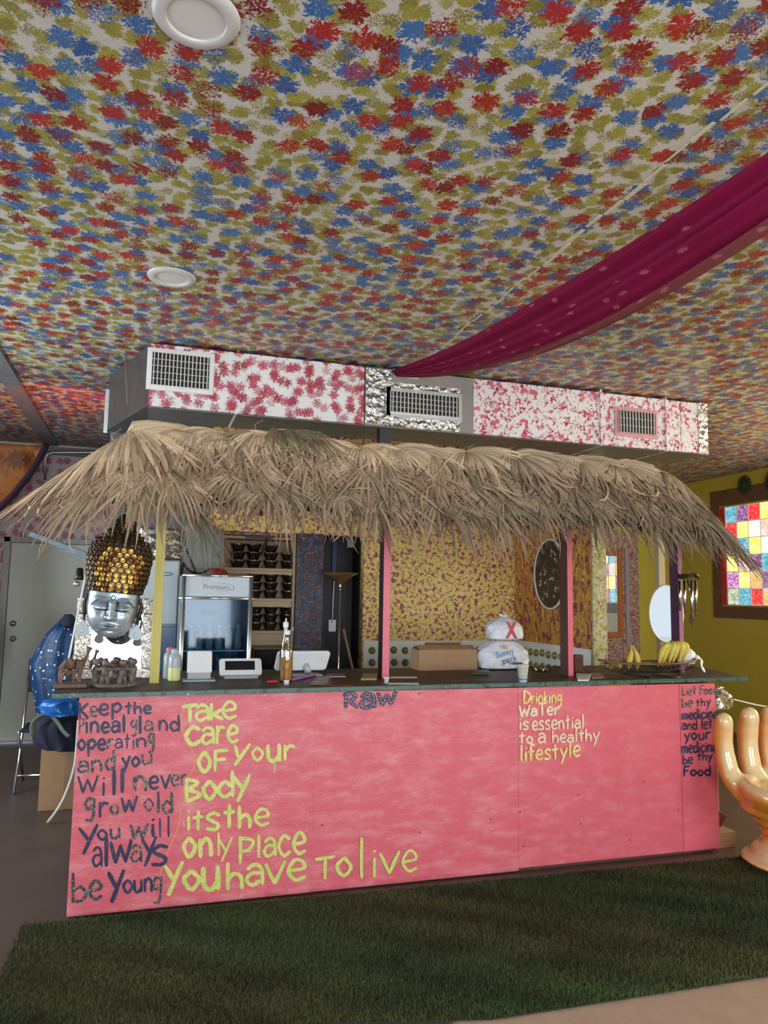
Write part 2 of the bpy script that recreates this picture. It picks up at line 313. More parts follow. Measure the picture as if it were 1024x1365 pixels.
# ------------------------------------------------------------------ mesh building
class MB:
    def __init__(s): s.v = []; s.f = []; s.mi = []; s.cur = 0; s.uv = None
    def add(s, vs, fs):
        b = len(s.v); s.v += [tuple(v) for v in vs]; s.f += [tuple(b+i for i in f) for f in fs]; s.mi += [s.cur]*len(fs); return s
    def box(s, x0, x1, y0, y1, z0, z1, M_=None):
        vs = [Vector((x, y, z)) for x in (x0, x1) for y in (y0, y1) for z in (z0, z1)]
        if M_ is not None: vs = [M_ @ v for v in vs]
        return s.add(vs, [(0, 1, 3, 2), (4, 6, 7, 5), (0, 4, 5, 1), (2, 3, 7, 6), (0, 2, 6, 4), (1, 5, 7, 3)])
    def tube(s, pts, r, n=8, cap=True, flat=1.):
        pts = [Vector(p) for p in pts]; rr = r if isinstance(r, (list, tuple)) else [r]*len(pts); vs = []; fs = []
        prev = None
        for i, p in enumerate(pts):
            d = (pts[min(i+1, len(pts)-1)]-pts[max(i-1, 0)]).normalized()
            if prev is None: a = d.orthogonal().normalized()
            else: a = (prev - d*prev.dot(d)).normalized()
            prev = a; b = d.cross(a)
            for k in range(n):
                t = 2*PI*k/n; vs.append(p+(a*math.cos(t)+b*math.sin(t)*flat)*rr[i])
        for i in range(len(pts)-1):
            for k in range(n): fs.append((i*n+k, i*n+(k+1) % n, (i+1)*n+(k+1) % n, (i+1)*n+k))
        if cap: fs += [tuple(range(n-1, -1, -1)), tuple((len(pts)-1)*n+k for k in range(n))]
        return s.add(vs, fs)
    def lathe(s, c, prof, n=20, sx=1., sy=1., M_=None, cap=False):
        """prof: (radius, z) pairs"""
        vs = []; fs = []; c = Vector(c)
        for r, z in prof:
            for k in range(n):
                t = 2*PI*k/n; v = Vector((r*math.cos(t)*sx, r*math.sin(t)*sy, z)); vs.append(c+(M_ @ v if M_ else v))
        for i in range(len(prof)-1):
            for k in range(n): fs.append((i*n+k, i*n+(k+1) % n, (i+1)*n+(k+1) % n, (i+1)*n+k))
        if cap: fs += [tuple(range(n-1, -1, -1)), tuple((len(prof)-1)*n+k for k in range(n))]
        return s.add(vs, fs)
    def ball(s, c, r, n=14, m=9, M_=None):
        rx, ry, rz = r if isinstance(r, (tuple, list)) else (r, r, r)
        return s.lathe(c, [(max(1e-4, math.sin(PI*i/m)), -math.cos(PI*i/m)) for i in range(m+1)], n, M_=(M_ if M_ else Matrix.Identity(3)) @ Matrix.Diagonal((rx, ry, rz)))
    def prism(s, poly, fn, d0, d1):
        """poly 2-D outline; fn(a,b,d) -> point; solid between depths"""
        n = len(poly); vs = [fn(a, b, d0) for a, b in poly]+[fn(a, b, d1) for a, b in poly]
        return s.add(vs, [tuple(range(n-1, -1, -1)), tuple(range(n, 2*n))]+[(i, (i+1) % n, n+(i+1) % n, n+i) for i in range(n)])
    def grid(s, fn, nu, nv, closeu=False):
        vs = [fn(i/(nu if closeu else nu-1), j/(nv-1)) for i in range(nu) for j in range(nv)]; fs = []
        for i in range(nu if closeu else nu-1):
            for j in range(nv-1): i2 = (i+1) % nu; fs.append((i*nv+j, i2*nv+j, i2*nv+j+1, i*nv+j+1))
        return s.add(vs, fs)
    def build(s, name, mat, parent=None, loc=None, smooth=False, bevel=0, solid=0, sub=0, kind=None, label=None, fix=True):
        if parent is not None: loc = Vector(parent['_o'])
        loc = Vector(loc) if loc is not None else Vector((0, 0, 0))
        me = bpy.data.meshes.new(name); me.from_pydata([tuple(Vector(v)-loc) for v in s.v], [], s.f)
        for m in (mat if isinstance(mat, (list, tuple)) else [mat]): me.materials.append(m)
        me.polygons.foreach_set('material_index', s.mi)
        if fix:
            bm = bmesh.new(); bm.from_mesh(me); bmesh.ops.recalc_face_normals(bm, faces=bm.faces); bm.to_mesh(me); bm.free()
        if smooth: me.polygons.foreach_set('use_smooth', [True]*len(me.polygons))
        o = bpy.data.objects.new(name, me); C.objects.link(o)
        o['_o'] = tuple(loc)
        if parent is not None: o.parent = parent
        else: o.location = loc
        if solid:
            k = o.modifiers.new('solid', 'SOLIDIFY'); k.thickness = solid; k.offset = 0
        if sub:
            k = o.modifiers.new('sub', 'SUBSURF'); k.levels = sub; k.render_levels = sub
        if bevel:
            k = o.modifiers.new('bevel', 'BEVEL'); k.width = bevel; k.segments = 2; k.limit_method = 'ANGLE'
        if kind: o['kind'] = kind
        if label: o['label'] = label
        return o
def tag(o, label, cat, group=None):
    o['label'] = label; o['category'] = cat
    if group: o['group'] = group
    return o
def thing(name, loc, label, cat, group=None):
    o = bpy.data.objects.new(name, None); C.objects.link(o); o.location = loc; o['_o'] = tuple(loc); o.empty_display_size = .1
    return tag(o, label, cat, group)
def copy_tree(src, loc, label=None, group=None, parent=None):
    c = src.copy(); C.objects.link(c)
    if parent is not None: c.parent = parent
    else: c.location = loc; c['_o'] = tuple(loc)
    if label: c['label'] = label
    if group: c['group'] = group
    for ch in list(src.children): copy_tree(ch, None, parent=c)
    return c
def box(x0, x1, y0, y1, z0, z1): return MB().box(x0, x1, y0, y1, z0, z1)
def struct(name, mb, mat, **k): return mb.build(name, mat, kind='structure', **k)
def crom(pts, k=6):
    """Catmull-Rom through points"""
    P = [Vector(p) for p in pts]; P = [P[0]*2-P[1]]+P+[P[-1]*2-P[-2]]; out = []
    for i in range(1, len(P)-2):
        for j in range(k):
            t = j/k; a, b, c, d = P[i-1:i+3]
            out.append(.5*((2*b)+(c-a)*t+(2*a-5*b+4*c-d)*t*t+(3*b-a-3*c+d)*t**3))
    return out+[P[-2]]
def bake(o, *mods):
    dg = bpy.context.evaluated_depsgraph_get(); dg.update(); me = bpy.data.meshes.new_from_object(o.evaluated_get(dg)); o.modifiers.clear(); o.data = me; return o
def textmesh(s, size, fn, name, mat, parent, ext=.0006, align='CENTER'):
    cu = bpy.data.curves.new('t', 'FONT'); cu.body = s; cu.size = size; cu.align_x = align; cu.extrude = ext; cu.resolution_u = 3
    to = bpy.data.objects.new('t', cu); C.objects.link(to)
    dg = bpy.context.evaluated_depsgraph_get(); me = bpy.data.meshes.new_from_object(to.evaluated_get(dg))
    mb = MB(); mb.add([fn(v.co.x, v.co.y, v.co.z) for v in me.vertices], [tuple(p.vertices) for p in me.polygons])
    bpy.data.objects.remove(to); return mb.build(name, mat, parent, fix=False)

# ================================================================== STRUCTURE
XW, YB, H = 6.81, 8.72, 3.1
YC = 4.05           # counter front plane
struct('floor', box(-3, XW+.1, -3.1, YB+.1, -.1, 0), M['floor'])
struct('ceiling', box(-3, XW+.1, -3.1, YB+.1, H, H+.1), M['ceiling'])
struct('wall_back', box(-3, 3.4, YB, YB+.1, 0, H), M['wall_stamp'])
struct('wall_back_right', box(3.4, XW+.1, YB, YB+.1, 0, H), M['yellow'])
struct('wall_left', MB().box(-3.1, -3, -3.1, YB+.1, 0, H), M['wall_stamp'])
# right wall with the opening of the stained window
WY0, WY1, WZ0, WZ1 = 5.40, 7.62, 1.512, 2.712
b = MB().box(XW, XW+.12, -3.1, .3, 0, H).box(XW, XW+.12, 2.3, 2.8, 0, H).box(XW, XW+.12, 4.8, WY0, 0, H).box(XW, XW+.12, 2.8, 4.8, 0, 1.5).box(XW, XW+.12, 2.8, 4.8, 2.7, H).box(XW, XW+.12, .3, 2.3, 0, 1.0).box(XW, XW+.12, .3, 2.3, 2.5, H).box(XW, XW+.12, WY1, YB, 0, H).box(XW, XW+.12, WY0, WY1, 0, WZ0).box(XW, XW+.12, WY0, WY1, WZ1, H)
struct('wall_right', b, M['yellow'])
w2_ = MB().box(XW-.01, XW+.05, .3, .36, 1., 2.5).box(XW-.01, XW+.05, 2.24, 2.3, 1., 2.5).box(XW-.01, XW+.05, 1.27, 1.33, 1., 2.5).box(XW-.01, XW+.05, .36, 2.24, 1., 1.05).box(XW-.01, XW+.05, .36, 2.24, 2.45, 2.5)
struct('window_2', w2_, M['offwhite'])
w3_ = MB().box(XW-.01, XW+.03, 2.8, 2.85, 1.5, 2.7).box(XW-.01, XW+.03, 4.75, 4.8, 1.5, 2.7).box(XW-.01, XW+.03, 2.85, 4.75, 1.5, 1.54).box(XW-.01, XW+.03, 2.85, 4.75, 2.66, 2.7)
struct('fill_light_frame', w3_, M['offwhite'])  # unseen frame made up around the added warm fill
# shop front behind the camera: wall with two window openings
b = MB().box(-3, -1.1, -3.1, -3, 0, H).box(1.5, 2.9, -3.1, -3, 0, H).box(5.5, XW, -3.1, -3, 0, H)
for a, c in ((-1.1, 1.5), (2.9, 5.5)): b.box(a, c, -3.1, -3, 0, .4).box(a, c, -3.1, -3, 2.7, H)
struct('wall_front', b, M['offwhite'])
# bar back wall (yellow, sponged), with header over shelves and passage
b = MB().box(1.875, 3.39, 6.6, 6.7, 0, H).box(.5, 1.875, 6.6, 6.7, 2.085, H)
struct('wall_bar', b, M['yellow_sponge'])
struct('wall_bar_panel', box(1.25, 1.49, 6.55, 6.7, 0, 2.085), M['dark_sponge'])
struct('wall_bar_strip', box(.50, .595, 6.55, 6.72, 0, 2.085), M['grey_mottle'])
struct('wall_bar_side', box(3.39, 3.49, 5.262, 6.7, 0, H), M['orange_sponge'])
struct('trim_1', box(3.375, 3.50, 5.235, 5.26, 0, H), M['olive_sponge'])
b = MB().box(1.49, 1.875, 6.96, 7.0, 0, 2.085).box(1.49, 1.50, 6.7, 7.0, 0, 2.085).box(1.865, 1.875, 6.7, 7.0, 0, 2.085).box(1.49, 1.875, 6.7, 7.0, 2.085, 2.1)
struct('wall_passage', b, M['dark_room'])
struct('trim_2', box(1.66, 1.70, 6.93, 6.958, 1.7, 2.085), M['blue_paint'])
b = MB().box(1.885, 3.388, 6.585, 6.598, .3, 1.148); struct('baseboard_bar', b, flat('white_band_paint', (.80, .83, .80), .45, var=.06))
struct('baseboard_bar_side', box(3.375, 3.389, 5.28, 6.584, .3, 1.155), flat('white_band_paint', (.80, .83, .80), .45))
# small half-dome tiles on the white bands
dm = MB().lathe((0, 0, 0), [(.034, 0), (.031, .012), (.020, .024), (.0005, .030)], 12, M_=Matrix.Rotation(PI/2, 3, 'X'))
band = bpy.data.objects['baseboard_bar']; band2 = bpy.data.objects['baseboard_bar_side']
d0 = dm.build('dome_tile', M['disc'], None, smooth=True); d0.parent = band; first = True
for r, z in enumerate((1.065, .955)):
    for k in range(13):
        o = d0 if first else d0.copy()
        if not first: C.objects.link(o)
        first = False; o.location = (1.965+.104*k+RND.uniform(-.006, .006), 6.585, z+RND.uniform(-.006, .006)); o.scale = (1, .8+.3*RND.random(), 1)
for z in (1.07, .95):
    for k in range(10):
        o = d0.copy(); C.objects.link(o); o.parent = band2; o.rotation_euler = (0, 0, -PI/2); o.location = (3.375, 5.5+.108*k, z+RND.uniform(-.006, .006))
# ceiling trims
mb = MB()
for i in range(26):
    y = 1.5+i*.128; w = RND.uniform(.004, .011); x = 1.70+.010*math.sin(i*1.3)-(y-1.5)*.004
    mb.box(x-w, x+w, y, y+RND.uniform(.10, .126), H-.002, H+.001)
struct('trim_3', mb, flat('old_cream_tape', (.60, .57, .40), .6, var=.3, scale=40))
struct('trim_4', box(-1.10, -.97, 4.9, YB, H-.015, H), flat('grey_ceiling_strip', (.16, .17, .17), .5, var=.3))
struct('trim_5', MB().box(-3, 3.3, YB-.05, YB-.001, H-.10, H-.02), flat('grey_cornice', (.20, .20, .19), .5))
struct('trim_6', MB().box(-3, 3.3, YB-.06, YB-.001, H-.02, H), M['offwhite'])
# door in the back wall
d = MB().box(-1.36, -.45, YB-.045, YB-.012, .02, 2.04).build('door_1', M['door'], kind='structure', bevel=.004)
fr = MB().box(-1.43, -1.365, YB-.06, YB-.002, 0, 2.10).box(-.445, -.38, YB-.06, YB-.002, 0, 2.10).box(-1.43, -.38, YB-.06, YB-.002, 2.045, 2.10)
fr.build('door_frame', flat('door_frame_paint', (.40, .42, .39), .5), d, bevel=.004)
for py in (831, 851):
    p = U(18, py, 'y', YB-.045)
    MB().lathe((p.x, p.y, p.z), [(.001, 0), (.030, 0), (.030, .012), (.018, .016), (.018, .05), (.026, .055), (.026, .065), (.001, .068)], 14, M_=Matrix.Rotation(PI/2, 3, 'X')).build('door_lock' if py < 840 else 'door_knob', M['steel'], d, smooth=True)
MB().box(-1.36, -.45, YB-.10, YB-.046, 0, .02).build('threshold', M['steel'], d)

# stained window: frame, coloured panes, painted border
wn = MB()
for k in range(13):
    y = WY0+k*.185; wn.box(XW-.005, XW+.02, y-.003, y+.003, WZ0, WZ1)
for k in range(7):
    z = WZ0+k*.2; wn.box(XW-.005, XW+.02, WY0, WY1, z-.003, z+.003)
win = wn.build('window_1', flat('white_glazing_bar', (.85, .85, .82), .5), kind='structure')
PC = dict(c=((.01, .30, .42), .35), p=((.16, .035, .18), .30), r=((.80, .015, .02), .12), w=((.95, .85, .60), .9), y=((.95, .75, .06), .5), k=((.72, .36, .28), .6), m=((.38, .06, .36), .55), g=((.62, .33, .05), .35), s=((.22, .30, .18), .6))
PM = {k: m_pane('stained_pane_'+n_, PC[k][0], PC[k][1], .85) for k, n_ in zip('cprwykmgs', 'cyan plum red white yellow salmon magenta gold sage'.split())}
ROWS = ['swcrypmgcryw'[:12], 'mygpwcrkyscm', 'ykpcrgywmcpr', 'kcywrpgsmyck', 'rywwcmpykgrs', 'cprygkmwrcyc']   # bottom row first, from the far end
ROWS[0] = 'scrgkywpmcry'; ROWS[4] = 'rywkcmpykgrs'
for j, row in enumerate(ROWS):
    for i, ch in enumerate(row):
        y1 = WY1-i*.185-.007; z0 = WZ0+j*.2+.007
        box(XW+.006, XW+.012, y1-.171, y1, z0, z0+.186).build('pane', PM[ch], win)
bd = MB().box(XW-.012, XW-.001, 5.16, 7.86, 1.35, WZ0-.02).box(XW-.012, XW-.001, 5.16, 7.86, WZ1+.02, 2.93).box(XW-.012, XW-.001, 7.72, 7.86, WZ0-.02, WZ1+.02).box(XW-.012, XW-.001, 5.16, 5.35, WZ0-.02, WZ1+.02)
bd.build('painted_border', M['win_border'], win)
for k in range(6):
    box(XW-.02, XW-.001, 7.625, 7.715, WZ0+k*.2+.004, WZ0+k*.2+.196).build('red_slip', flat('red_window_slip', (.55, .03, .03), .4, var=.25), win)

# ================================================================== BAR COUNTER
XL, XR, HC = -.285, 3.49, 1.035
ctr = thing('bar_counter', ((XL+XR)/2, YC, 0), 'long bright pink plywood bar counter painted with hand lettered health slogans', 'counter')
def front(px, py, off=0): p = U(px, py, 'y', YC-off); return p
edges = [XL, front(419, 1000).x, front(691, 1000).x, front(908, 1000).x, XR]
for i in range(4):
    y = YC-(.004 if i in (0, 3) else 0)
    box(edges[i]+.0005, edges[i+1]-.0005, y, y+.019, .010 if i < 2 else .024, HC-.004).build('plywood_panel', M['pink'], ctr, bevel=.0008)
box(XL+.02, XR-.02, YC+.025, YC+.10, 0, .10).build('plinth', M['dark_post'], ctr)
for x in (XL+.02, 1.0, 2.2, XR-.06): box(x, x+.05, YC+.02, YC+.70, 0, HC-.02).build('frame_upright', M['dark_post'], ctr)
box(XL+.002, XL+.02, YC+.02, YC+.8, 0.01, HC-.004).build('end_panel', M['dark_post'], ctr)
box(XR-.02, XR-.002, YC+.02, YC+.85, 0.01, HC-.004).build('end_panel', M['pink'], ctr)
# worktop: polygon
def plan(poly, z0, z1): return MB().prism(poly, lambda a, c, d: (a, c, d), z0, z1)
def inset(k): return [(-.40+k, YC-.03+k), (3.84-k, YC+.09+k*.6), (4.02-k, 5.02-k), (-.36+k, 5.0-k)]
wt = plan([(-.40, YC-.035), (.60, YC-.035), (3.80, YC+.06), (4.04, 5.0), (-.38, 5.0)], HC, HC+.026).build('worktop', M['top'], ctr, bevel=.003)
plan([(-.405, YC-.045), (.30, YC-.045), (.30, YC-.033), (-.405, YC-.033)], HC+.0, HC+.022).build('green_edging', M['green_edge'], ctr)
plan([(.30, YC-.047), (3.80, YC+.048), (3.80, YC+.062), (.30, YC-.033)], HC+.001, HC+.024).build('green_edging', M['green_edge'], ctr)
ZT = HC+.026
for px, py in ((694, 1082), (699, 1128), (862, 915), (700, 1010), (772, 1060), (775, 1098), (430, 1100), (560, 1110), (905, 1080), (860, 1042), (840, 1120), (655, 1092), (560, 925)):
    p = front(px, py, .006); MB().lathe((p.x, YC+.0, p.z), [(.0065, 0), (.005, .0045), (.0005, .006)], 8, M_=Matrix.Rotation(PI/2, 3, 'X')).build('screw_head', flat('pink_over_screw', (.35, .06, .08), .4), ctr)

# ---- hand lettering as strokes
G = {
 'a': (.56, [[(.06, .50), (.25, .63), (.46, .50), (.50, .0)], [(.48, .36), (.18, .36), (.04, .17), (.20, .0), (.47, .14)]]),
 'b': (.55, [[(.08, 1.), (.08, .0)], [(.08, .10), (.30, .0), (.50, .24), (.34, .52), (.08, .42)]]),
 'c': (.52, [[(.48, .52), (.26, .63), (.05, .32), (.24, .0), (.50, .12)]]),
 'd': (.58, [[(.50, 1.), (.52, .0)], [(.50, .38), (.26, .58), (.05, .30), (.22, .0), (.50, .14)]]),
 'e': (.54, [[(.06, .30), (.46, .36), (.42, .58), (.22, .63), (.05, .30), (.24, .0), (.50, .08)]]),
 'f': (.42, [[(.42, .92), (.26, 1.), (.18, .80), (.18, .0)], [(.02, .55), (.38, .58)]]),
 'g': (.56, [[(.46, .55), (.26, .66), (.06, .42), (.22, .18), (.46, .35)], [(.50, .64), (.48, .0), (.36, -.32), (.10, -.30)]]),
 'h': (.56, [[(.08, 1.), (.08, .0)], [(.08, .40), (.28, .58), (.46, .42), (.48, .0)]]),
 'i': (.22, [[(.11, .60), (.11, .0)], [(.11, .84), (.12, .80)]]),
 'k': (.54, [[(.08, 1.), (.08, .0)], [(.46, .60), (.10, .28)], [(.16, .32), (.50, .0)]]),
 'l': (.24, [[(.12, 1.), (.12, .0)]]),
 'm': (.80, [[(.06, .60), (.08, .0)], [(.08, .40), (.24, .60), (.38, .42), (.38, .0)], [(.38, .42), (.56, .60), (.70, .42), (.72, .0)]]),
 'n': (.56, [[(.06, .60), (.08, .0)], [(.08, .40), (.28, .62), (.46, .42), (.48, .0)]]),
 'o': (.56, [[(.28, .62), (.06, .34), (.26, .0), (.50, .30), (.28, .62)]]),
 'p': (.55, [[(.08, .62), (.08, -.35)], [(.08, .46), (.32, .62), (.50, .36), (.30, .10), (.08, .20)]]),
 'r': (.46, [[(.08, .62), (.08, .0)], [(.08, .36), (.24, .58), (.42, .54)]]),
 's': (.48, [[(.44, .56), (.22, .64), (.08, .46), (.38, .22), (.32, .02), (.04, .06)]]),
 't': (.46, [[(.22, .92), (.22, .0)], [(.02, .60), (.42, .64)]]),
 'u': (.56, [[(.06, .60), (.10, .10), (.30, .0), (.46, .20)], [(.48, .62), (.50, .0)]]),
 'v': (.54, [[(.04, .62), (.26, .0)], [(.26, .0), (.50, .64)]]),
 'w': (.78, [[(.04, .62), (.20, .0)], [(.20, .0), (.38, .50)], [(.38, .50), (.54, .0)], [(.54, .0), (.74, .64)]]),
 'y': (.54, [[(.04, .62), (.28, .12)], [(.52, .66), (.14, -.36)]]),
 'B': (.62, [[(.08, 1.), (.08, .0)], [(.08, 1.), (.50, .82), (.12, .54)], [(.12, .54), (.60, .26), (.08, .0)]]),
 'C': (.64, [[(.60, .86), (.32, 1.), (.06, .50), (.30, .0), (.62, .12)]]),
 'D': (.62, [[(.10, 1.), (.10, .0)], [(.10, .98), (.54, .66), (.46, .20), (.08, .0)]]),
 'F': (.56, [[(.10, .98), (.10, .0)], [(.10, .96), (.56, 1.)], [(.10, .52), (.46, .55)]]),
 'K': (.60, [[(.10, 1.), (.10, .0)], [(.56, .98), (.12, .46)], [(.16, .50), (.58, .0)]]),
 'L': (.46, [[(.10, 1.), (.10, .0)], [(.10, .02), (.44, .06)]]),
 'N': (.60, [[(.08, .0), (.08, .8)], [(.08, .8), (.5, .0)], [(.5, .0), (.52, .82)]]),
 'O': (.66, [[(.34, 1.), (.06, .52), (.32, .0), (.60, .46), (.34, 1.)]]),
 'P': (.56, [[(.10, 1.), (.10, .0)], [(.10, .96), (.50, .80), (.36, .48), (.10, .46)]]),
 'R': (.62, [[(.12, .95), (.10, .0)], [(.02, .90), (.36, 1.), (.50, .76), (.34, .52), (.10, .46)], [(.24, .48), (.58, .0)]]),
 'T': (.62, [[(.32, 1.), (.32, .0)], [(.02, .98), (.62, 1.02)]]),
 'W': (.90, [[(.04, 1.), (.24, .0)], [(.24, .0), (.44, .72)], [(.44, .72), (.64, .0)], [(.64, .0), (.88, 1.)]]),
 'Y': (.62, [[(.04, 1.), (.16, .35)], [(.62, 1.), (.04, -.12)]]),
}
TR = random.Random(3)
def stroke_word(s, x0, y0, x1, y1, cap, mat, th, nm='lettering', off=.0065, beads=None):
    """word laid between two baseline points of the board; cap = height of a capital, th = brush width (all px of the photo, mapped on the board)"""
    th *= 1.15
    tot = sum(G[c][0] for c in s)+.07*(len(s)-1); k = (x1-x0)/tot; mb = MB(); bd = []
    x = x0; k_y = cap
    lay = 0
    for c in s:
        w, st = G[c]; jy = TR.uniform(-.03, .03)*cap; js = TR.uniform(.94, 1.07)
        for pl in st:
            lay += 1
            q = crom([(a, b_, 0) for a, b_ in pl], 6) if len(pl) > 2 else [Vector((*pl[0], 0)).lerp(Vector((*pl[1], 0)), t/4) for t in range(5)]
            pts = []
            for v in q:
                X = x+v.x*k; t = (X-x0)/max(1, x1-x0); Y = y0+(y1-y0)*t - v.y*k_y*js + jy
                pts.append(Vector((X+TR.uniform(-.25, .25), Y+TR.uniform(-.25, .25), 0)))
            n = len(pts); o_ = off+.00012*(lay % 7); L = []; Rr = []
            for i, p in enumerate(pts):
                d = pts[min(i+1, n-1)]-pts[max(i-1, 0)]; d = d.normalized() if d.length > 1e-6 else Vector((1, 0, 0)); nn = Vector((-d.y, d.x, 0))
                h = th*.5*(.86+.28*TR.random())*(0.8 if i in (0, n-1) else 1)
                L.append(p+nn*h); Rr.append(p-nn*h)
            d0_ = (pts[0]-pts[1]).normalized()*th*.3; d1_ = (pts[-1]-pts[-2]).normalized()*th*.3
            ring = [pts[0]+d0_]+L+[pts[-1]+d1_]
            vs = [tuple(U(p.x, p.y, 'y', YC-o_-i_*1.3e-5)) for i_, p in enumerate(L)]+[tuple(U(p.x, p.y, 'y', YC-o_-i_*1.3e-5)) for i_, p in enumerate(Rr)]+[tuple(U(*(pts[0]+d0_).xy, 'y', YC-o_)), tuple(U(*(pts[-1]+d1_).xy, 'y', YC-o_-n*1.3e-5))]
            fs = [(i, i+1, n+i+1, n+i) for i in range(n-1)]+[(0, n, 2*n), (n-1, 2*n-1, 2*n+1)]
            mb.add(vs, fs)
            if beads:
                acc = 0
                for i in range(1, n):
                    acc += (pts[i]-pts[i-1]).length
                    if acc > 2.6: acc = 0; bd.append(pts[i])
        x += (w+.07)*k
    o = mb.build(nm, mat, ctr, fix=False)
    if bd:
        m2 = MB()
        for p in bd:
            q = U(p.x+TR.uniform(-.7, .7), p.y+TR.uniform(-.5, .5), 'y', YC-.0078); m2.lathe(q, [(.0033*TR.uniform(.7, 1.1), 0), (.002, .0015), (.0003, .002)], 7, M_=Matrix.Rotation(PI/2, 3, 'X'))
        d = m2.build('painted_dots', beads, o, kind='stuff')
    return o
NV, NG, LI, AM = M['navy'], M['navy_glitter'], M['lime'], M['amber']
